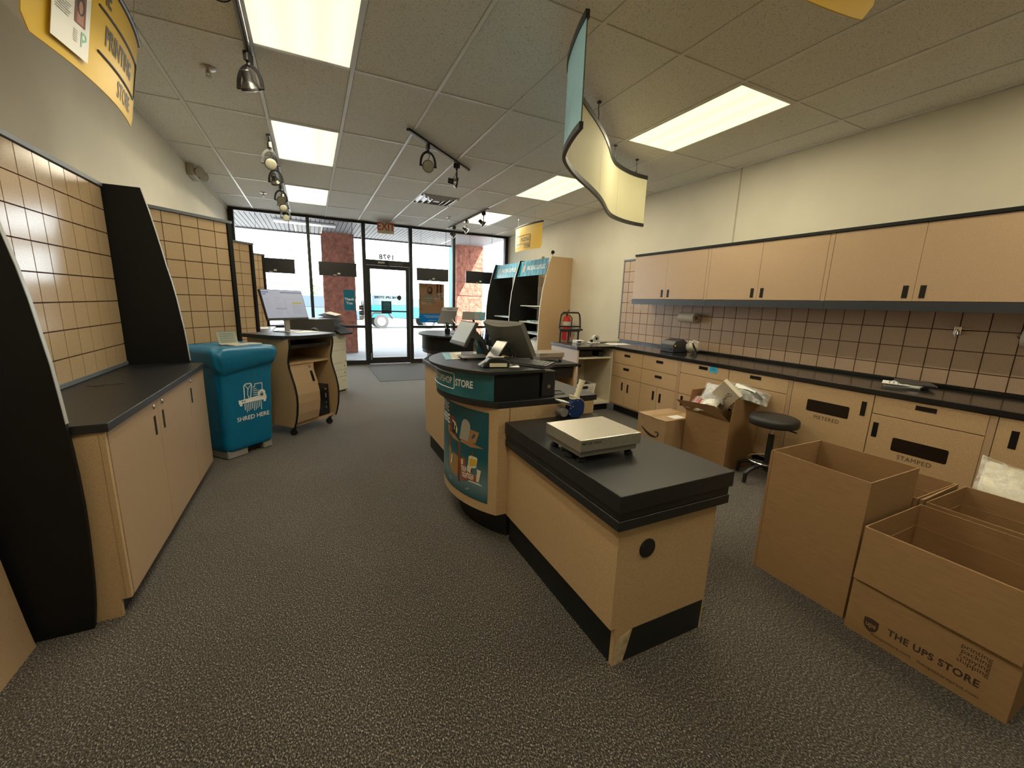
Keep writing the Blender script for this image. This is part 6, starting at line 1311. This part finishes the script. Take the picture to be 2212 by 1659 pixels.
YELT = translucent('yellow sign face', (0.84, 0.58, 0.06), 0.3)
def curved_sign(label, o, ux, un, W_, Hh, bulge, z0, words, lean=0.0):
    """o: middle of the sign, ux: reading direction, un: outward normal"""
    o, ux, un = Vector((*o, 0)), Vector((*ux, 0)).normalized(), Vector((*un, 0)).normalized()
    t = thing('hanging_sign', label, 'sign', (o.x, o.y, z0), group='yellow curved hanging signs')
    f = lambda a, z, k=0.0: tuple(o+ux*a+un*(bulge*(1-(2*a/W_)**2)+k+lean*(z-z0)/Hh)+Vector((0, 0, z)))
    n = 28; r = 0.05; b = MB(); cols = []
    for i in range(n+1):
        a = -W_/2+W_*i/n; e = W_/2-abs(a); zz = z0+(r-sqrt(max(0, r*r-(r-e)**2)) if e < r else 0); cols.append((a, zz))
    V = []
    for a, zz in cols: V += [f(a, zz), f(a, z0+Hh), f(a, zz, -0.004), f(a, z0+Hh, -0.004)]
    F = []
    for i in range(n):
        p, q = 4*i, 4*i+4; F += [(p, q, q+1, p+1), (p+3, q+3, q+2, p+2), (p+2, q+2, q, p)]
    F += [(0, 1, 3, 2), (4*n+2, 4*n+3, 4*n+1, 4*n)]
    b.add(V, F); fa = part(b, 'sign_face', YELT, t, smooth=True, sharp=50)
    part(MB().tube([f(-W_/2-0.02+(W_+0.04)*i/24, z0+Hh+0.008) for i in range(25)], 0.014, 10), 'top_rail', RAIL, t, smooth=True)
    for a in (-W_*0.32, W_*0.32): part(MB().tube([f(a, z0+Hh+0.02), f(a, z0+Hh+0.08), f(a, ZC-0.003)], 0.003, 6), 'hanging_chain', CHROME, t)
    b = MB()
    for s, size, a, z, al in words: map_text(b, s, size, lambda x, y, a=a, z=z: f(a+x, z0+z+y, 0.002), bold=0.025, xs=0.76, align=al)
    return t, fa, f, b
t, fa, f, b = curved_sign('yellow curved hanging sign reading THE PRINTING STORE at the top left', (-0.90, 2.876), (0, 1), (1, 0), 1.06, 0.46, 0.055, 2.385, [('THE', 0.112, 0.02, 0.40, 'RIGHT'), ('PRINTING', 0.116, 0.37, 0.235, 'RIGHT'), ('STORE', 0.105, 0.385, 0.075, 'RIGHT')], 0.08)
b.tube([f(a, 2.385+z, 0.003) for a, z in [(-0.10+0.04*i, 0.33) for i in range(15)]+[(0.488, 0.315), (0.488, 0.155)]+[(0.47-0.04*i, 0.143) for i in range(15)]], 0.005, 5)
part(b, 'lettering', YELINK, fa)
def flyer(t0, f, z0):
    t = thing('flyer', 'white flyer with a small portrait hanging on the front of THE PRINTING STORE sign', 'flyer', tuple(f(-0.30, z0, 0.015)))
    a0, a1 = -0.42, -0.19; za, zb = z0+0.04, z0+0.45
    g_ = lambda u, v, k: tuple(Vector(f(a0, za+(zb-za)*v, 0.012+k)).lerp(Vector(f(a1, za+(zb-za)*v, 0.012+k)), u))
    b = MB(); b.add([g_(0, 0, 0), g_(1, 0, 0), g_(1, 1, 0), g_(0, 1, 0), g_(0, 0, .0015), g_(1, 0, .0015), g_(1, 1, .0015), g_(0, 1, .0015)], [(0,3,2,1), (4,5,6,7), (0,1,5,4), (1,2,6,5), (2,3,7,6), (3,0,4,7)])
    part(b, 'paper', PAPER, t)
    Wd, Hd = (Vector(g_(1, 0, 0))-Vector(g_(0, 0, 0))).length, zb-za
    tx = lambda u, v: (lambda x, y: g_(u+x/Wd, v+y/Hd, 0.003))
    b = MB(); map_text(b, 'Opening', 0.072, tx(0.94, 0.70), align='RIGHT', xs=0.95); map_text(b, 'Grand', 0.06, tx(0.94, 0.87), align='RIGHT'); part(b, 'lettering', DGREY, t)
    b = MB(); map_text(b, 'Friday', 0.036, tx(0.30, 0.565)); map_text(b, '7-11', 0.036, tx(0.32, 0.475)); part(b, 'date_lettering', mat('red brown ink', (0.32, 0.10, 0.10), 0.6), t)
    b = MB()
    def rect(u0, v0, u1, v1, k, m): b.add([g_(u0, v0, k), g_(u1, v0, k), g_(u1, v1, k), g_(u0, v1, k)], [(0,1,2,3)], m)
    for k in range(6): rect(0.06, 0.385-0.022*k, 0.46-0.03*(k % 3), 0.391-0.022*k, 0.003, 3)
    for k in range(6): rect(0.54, 0.215-0.02*k, 0.66, 0.22-0.02*k, 0.003, 3)
    rect(0.56, 0.29, 0.86, 0.60, 0.003, 0); rect(0.62, 0.30, 0.80, 0.40, 0.0035, 1)
    for (u, v, ru, rv, k, m) in ((0.71, 0.475, 0.115, 0.095, 0.0036, 2), (0.71, 0.455, 0.055, 0.06, 0.004, 1)): b.add([g_(u+ru*cos(2*pi*i/16), v+rv*sin(2*pi*i/16), k) for i in range(16)], [tuple(range(16))], m)
    part(b, 'portrait_print', [mat('portrait red brown', (0.22, 0.06, 0.05), 0.6), mat('portrait skin', (0.40, 0.19, 0.13), 0.6), mat('portrait hair', (0.04, 0.018, 0.015), 0.6), MGREY], t)
    b = MB(); map_text(b, 'P', 0.085, tx(0.83, 0.17), bold=0.0); part(b, 'logo_letter', mat('mint print', (0.25, 0.55, 0.45), 0.6), t)
flyer(t, f, 2.385)
t, fa, f, b = curved_sign('yellow curved hanging sign reading PACKING STORE above the shelf units', (3.60, 6.86), (0.03, -1), (-1, 0.0), 0.96, 0.425, 0.06, 2.385, [('PACKING', 0.095, 0.16, 0.185, 'RIGHT'), ('STORE', 0.095, 0.19, 0.065, 'RIGHT')])
b.tube([f(a, 2.385+z, 0.003) for a, z in [(-0.36+0.04*i, 0.262) for i in range(14)]+[(0.178, 0.25), (0.178, 0.135)]+[(0.165-0.04*i, 0.122) for i in range(14)]], 0.004, 5)
part(b, 'lettering', YELINK, fa)
pb_ = MB(); pb_.grid(lambda u, v: f(-0.46+0.26*u, 2.385+0.07+0.33*v, 0.0015), 8, 2); part(pb_, 'sign_picture', translucent('pale sign picture', (0.72, 0.72, 0.60), 0.35), fa, smooth=True)
t, fa, f, b = curved_sign('corner of a yellow hanging sign at the top right of the photo', (1.17, 0.895), (-1, 0.0), (0, 1), 1.08, 0.425, 0.05, 2.385, [('STORE', 0.095, 0.40, 0.062, 'RIGHT')])
part(b, 'lettering', YELINK, fa)

# ------------------------------------------------------------ track lighting
def rail(p0, p1, label):
    p0, p1 = Vector(p0), Vector(p1); m = (p0+p1)/2
    t = thing('light_track', label, 'track', (m.x, m.y, ZC-0.03), group='black lighting tracks'); d_ = (p1-p0).normalized(); s = Vector((d_.y, -d_.x, 0))
    part(MB().obox((m.x, m.y, ZC-0.018), (p1-p0)/2, s*0.016, (0, 0, 0.010)), 'rail', BLACK, t)
    part(MB().obox(m+s*0.0095+Vector((0, 0, 0)), (p1-p0)/2*0.985, s*0.0045, (0, 0, 0.0012)).obox(m-s*0.0095, (p1-p0)/2*0.985, s*0.0045, (0, 0, 0.0012)), 'rail_lip', mat('grey rail lip', (0.30, 0.30, 0.28), 0.4), t)
Z1 = ZC-0.0285
rail((-0.262, 2.2, Z1), (-0.272, 3.53, Z1), 'lighting track beside the large ceiling panel at the top left')
rail((-0.288, 5.05, Z1), (-0.31, 8.7, Z1), 'lighting track running down the left row towards the shop front')
rail((0.90, 4.18, Z1), (1.80, 5.02, Z1), 'short slanted lighting track in the middle of the ceiling')
rail((2.79, 6.80, Z1), (2.79, 9.0, Z1), 'lighting track near the far right windows')
LENS = mat('frosted lamp face', (0.36, 0.34, 0.26), 0.25)
SPOT = [None]
def spot(x, y, rz, tilt, label, yrot=0.0):
    """yoke hangs from the track; the lamp head turns in the yoke"""
    t = thing('track_spotlight', label, 'spotlight', (x, y, ZC-0.03), rz, group='track spotlights', local=True)
    part(MB().box(-0.014, -0.035, -0.055, 0.014, 0.035, 0.0).cyl((0, 0, -0.075), (0, 0, -0.05), 0.013, n=10), 'adapter', BLACK, t, bevel=0.003)
    ar = [(0.075*sin(a), 0, -0.075-0.115*(1-cos(a))) for a in [(-1+2*i/16)*pi*0.5 for i in range(17)]]
    part(MB().bar([(p[0], p[1], p[2]) for p in ar]+[(0.078, 0, -0.21)], 0.022, 0.010, up=(0, 1, 0)).bar([ar[0], (-0.078, 0, -0.21)], 0.022, 0.010, up=(0, 1, 0)), 'yoke', BLACK, t)
    ct, st = cos(tilt), sin(tilt); ax = Vector((0, -ct, -st)); c = Vector((0, 0, -0.205))
    for q in (-1, 1): part(MB().cyl((q*0.085, 0, -0.205), (q*0.058, 0, -0.205), 0.008, n=8), 'pivot_screw', BLACK, t)
    hd = part(MB().lathe([(0.026, -0.10), (0.030, -0.095), (0.030, -0.045), (0.036, -0.035), (0.056, -0.005), (0.058, 0.012), (0.054, 0.012)], c, ax, 24), 'lamp_head', BLACK, t, smooth=True)
    part(MB().lathe([(0.038, -0.032), (0.057, -0.004)], c, ax, 24), 'reflector_cone', mat('dark chrome', (0.32, 0.31, 0.28), 0.22, 1.0), hd, smooth=True)
    part(MB().lathe([(0.0, 0.0185), (0.03, 0.0175), (0.052, 0.0135), (0.053, 0.0125)], c, ax, 24), 'lens', LENS, hd, smooth=True)
    part(MB().tube([(0, 0, -0.07), (0.018, 0.01, -0.11), (0.004, 0.03, -0.15), c+ax*-0.09], 0.0035, 6), 'wire', BLACK, t, smooth=True)
spot(-0.285, 2.46, radians(15), radians(40), 'spotlight cut off by the top edge of the photo, beside the large ceiling panel')
spot(-0.275, 3.47, radians(155), radians(62), 'black spotlight with its socket towards the camera, at the end of the top left track')
spot(-0.29, 5.22, radians(15), radians(20), 'first spotlight on the long left track, lens facing the camera')
spot(-0.293, 5.98, radians(160), radians(45), 'second spotlight on the long left track, turned away')
spot(-0.298, 7.05, radians(12), radians(22), 'third spotlight on the long left track, just above another lens')
spot(-0.30, 7.62, radians(20), radians(25), 'fourth spotlight on the long left track, overlapping the one above it')
spot(-0.305, 8.52, radians(8), radians(10), 'last spotlight on the long left track, seen against the window')
spot(1.145, 4.41, radians(0), radians(22), 'round faced spotlight on the slanted middle track')
spot(1.58, 4.815, radians(75), radians(10), 'sideways spotlight with a stubby socket on the slanted middle track')
spot(2.79, 7.0, radians(70), radians(40), 'nearest spotlight on the far right track')
spot(2.79, 7.85, radians(70), radians(40), 'middle spotlight on the far right track')
spot(2.79, 8.65, radians(70), radians(40), 'farthest spotlight on the far right track')

# ------------------------------------------------------------ ceiling and wall fittings
def sprinkler(x, y, label):
    t = thing('sprinkler_head', label, 'sprinkler', (x, y, ZC), group='ceiling sprinklers')
    part(MB().lathe([(0.0, 0), (0.045, -0.001), (0.05, -0.006), (0.03, -0.012), (0.012, -0.013)], (x, y, ZC), (0, 0, 1), 24), 'escutcheon', mat('aged white metal', (0.55, 0.5, 0.42), 0.4, 0.3), t, smooth=True)
    part(MB().cyl((x, y, ZC-0.035), (x, y, ZC-0.01), 0.008, n=10).tube([(x-0.012, y, ZC-0.02), (x-0.014, y, ZC-0.04), (x, y, ZC-0.055), (x+0.014, y, ZC-0.04), (x+0.012, y, ZC-0.02)], 0.003, 6).cyl((x, y, ZC-0.06), (x, y, ZC-0.056), 0.018, n=14), 'head', mat('brass grey', (0.35, 0.3, 0.22), 0.35, 0.7), t, smooth=True)
sprinkler(-0.56, 3.89, 'ceiling sprinkler near the yellow printing sign')
sprinkler(-0.57, 7.86, 'ceiling sprinkler left of the long lighting track, near the windows')
sprinkler(2.46, 7.95, 'ceiling sprinkler in front of the far right lighting track')
t = thing('air_vent', 'square metal ceiling air vent near the exit sign', 'vent', (1.88, 6.76, ZC))
b = MB()
for k, s in enumerate((0.27, 0.19, 0.11)):
    z = ZC-0.010-0.006*k
    for a in (-1, 1):
        b.obox((1.88+a*s, 6.76, z), (0.026, 0, a*0.012), (0, s+0.026, 0), (-0.001*a, 0, 0.002)); b.obox((1.88, 6.76+a*s, z), (s+0.026, 0, 0), (0, 0.026, a*0.012), (0, -0.001*a, 0.002))
part(b, 'louvre', mat('vent metal', (0.62, 0.62, 0.62), 0.3, 0.6), t); part(MB().box(1.59, 6.47, ZC-0.004, 2.17, 7.05, ZC-0.001), 'backing', BLACKM, t)
part(MB().box(1.83, 6.71, ZC-0.03, 1.93, 6.81, ZC-0.024), 'centre_plate', LGREY, t)
t = thing('emergency_light', 'beige emergency light with a round lamp high on the left wall', 'emergency light', (-1.25, 6.8, 2.84))
BEI = mat('beige housing', (0.50, 0.46, 0.36), 0.5)
part(MB().box(-1.279, 6.62, 2.86, -1.21, 6.95, 2.995), 'housing', BEI, t, bevel=0.008)
for y in (6.70, 6.93): hd = part(MB().lathe([(0.0, -0.05), (0.04, -0.045), (0.062, 0.0), (0.06, 0.01)], (-1.16, y, 2.925), (0.75, -0.6, -0.2), 22), 'lamp_head', BEI, t, smooth=True); part(MB().lathe([(0.0, 0.018), (0.03, 0.014), (0.055, 0.004), (0.0, 0.003)], (-1.16, y, 2.925), (0.75, -0.6, -0.2), 22), 'lens', LGREY, hd, smooth=True)
tag(part(MB().box(-1.279, 6.98, 2.955, -1.262, 9.38, 2.975), 'cable_trunking', mat('cream trunking', (0.70, 0.66, 0.52), 0.5), None), 'cream cable trunking along the top of the left wall from the emergency light', 'trunking')
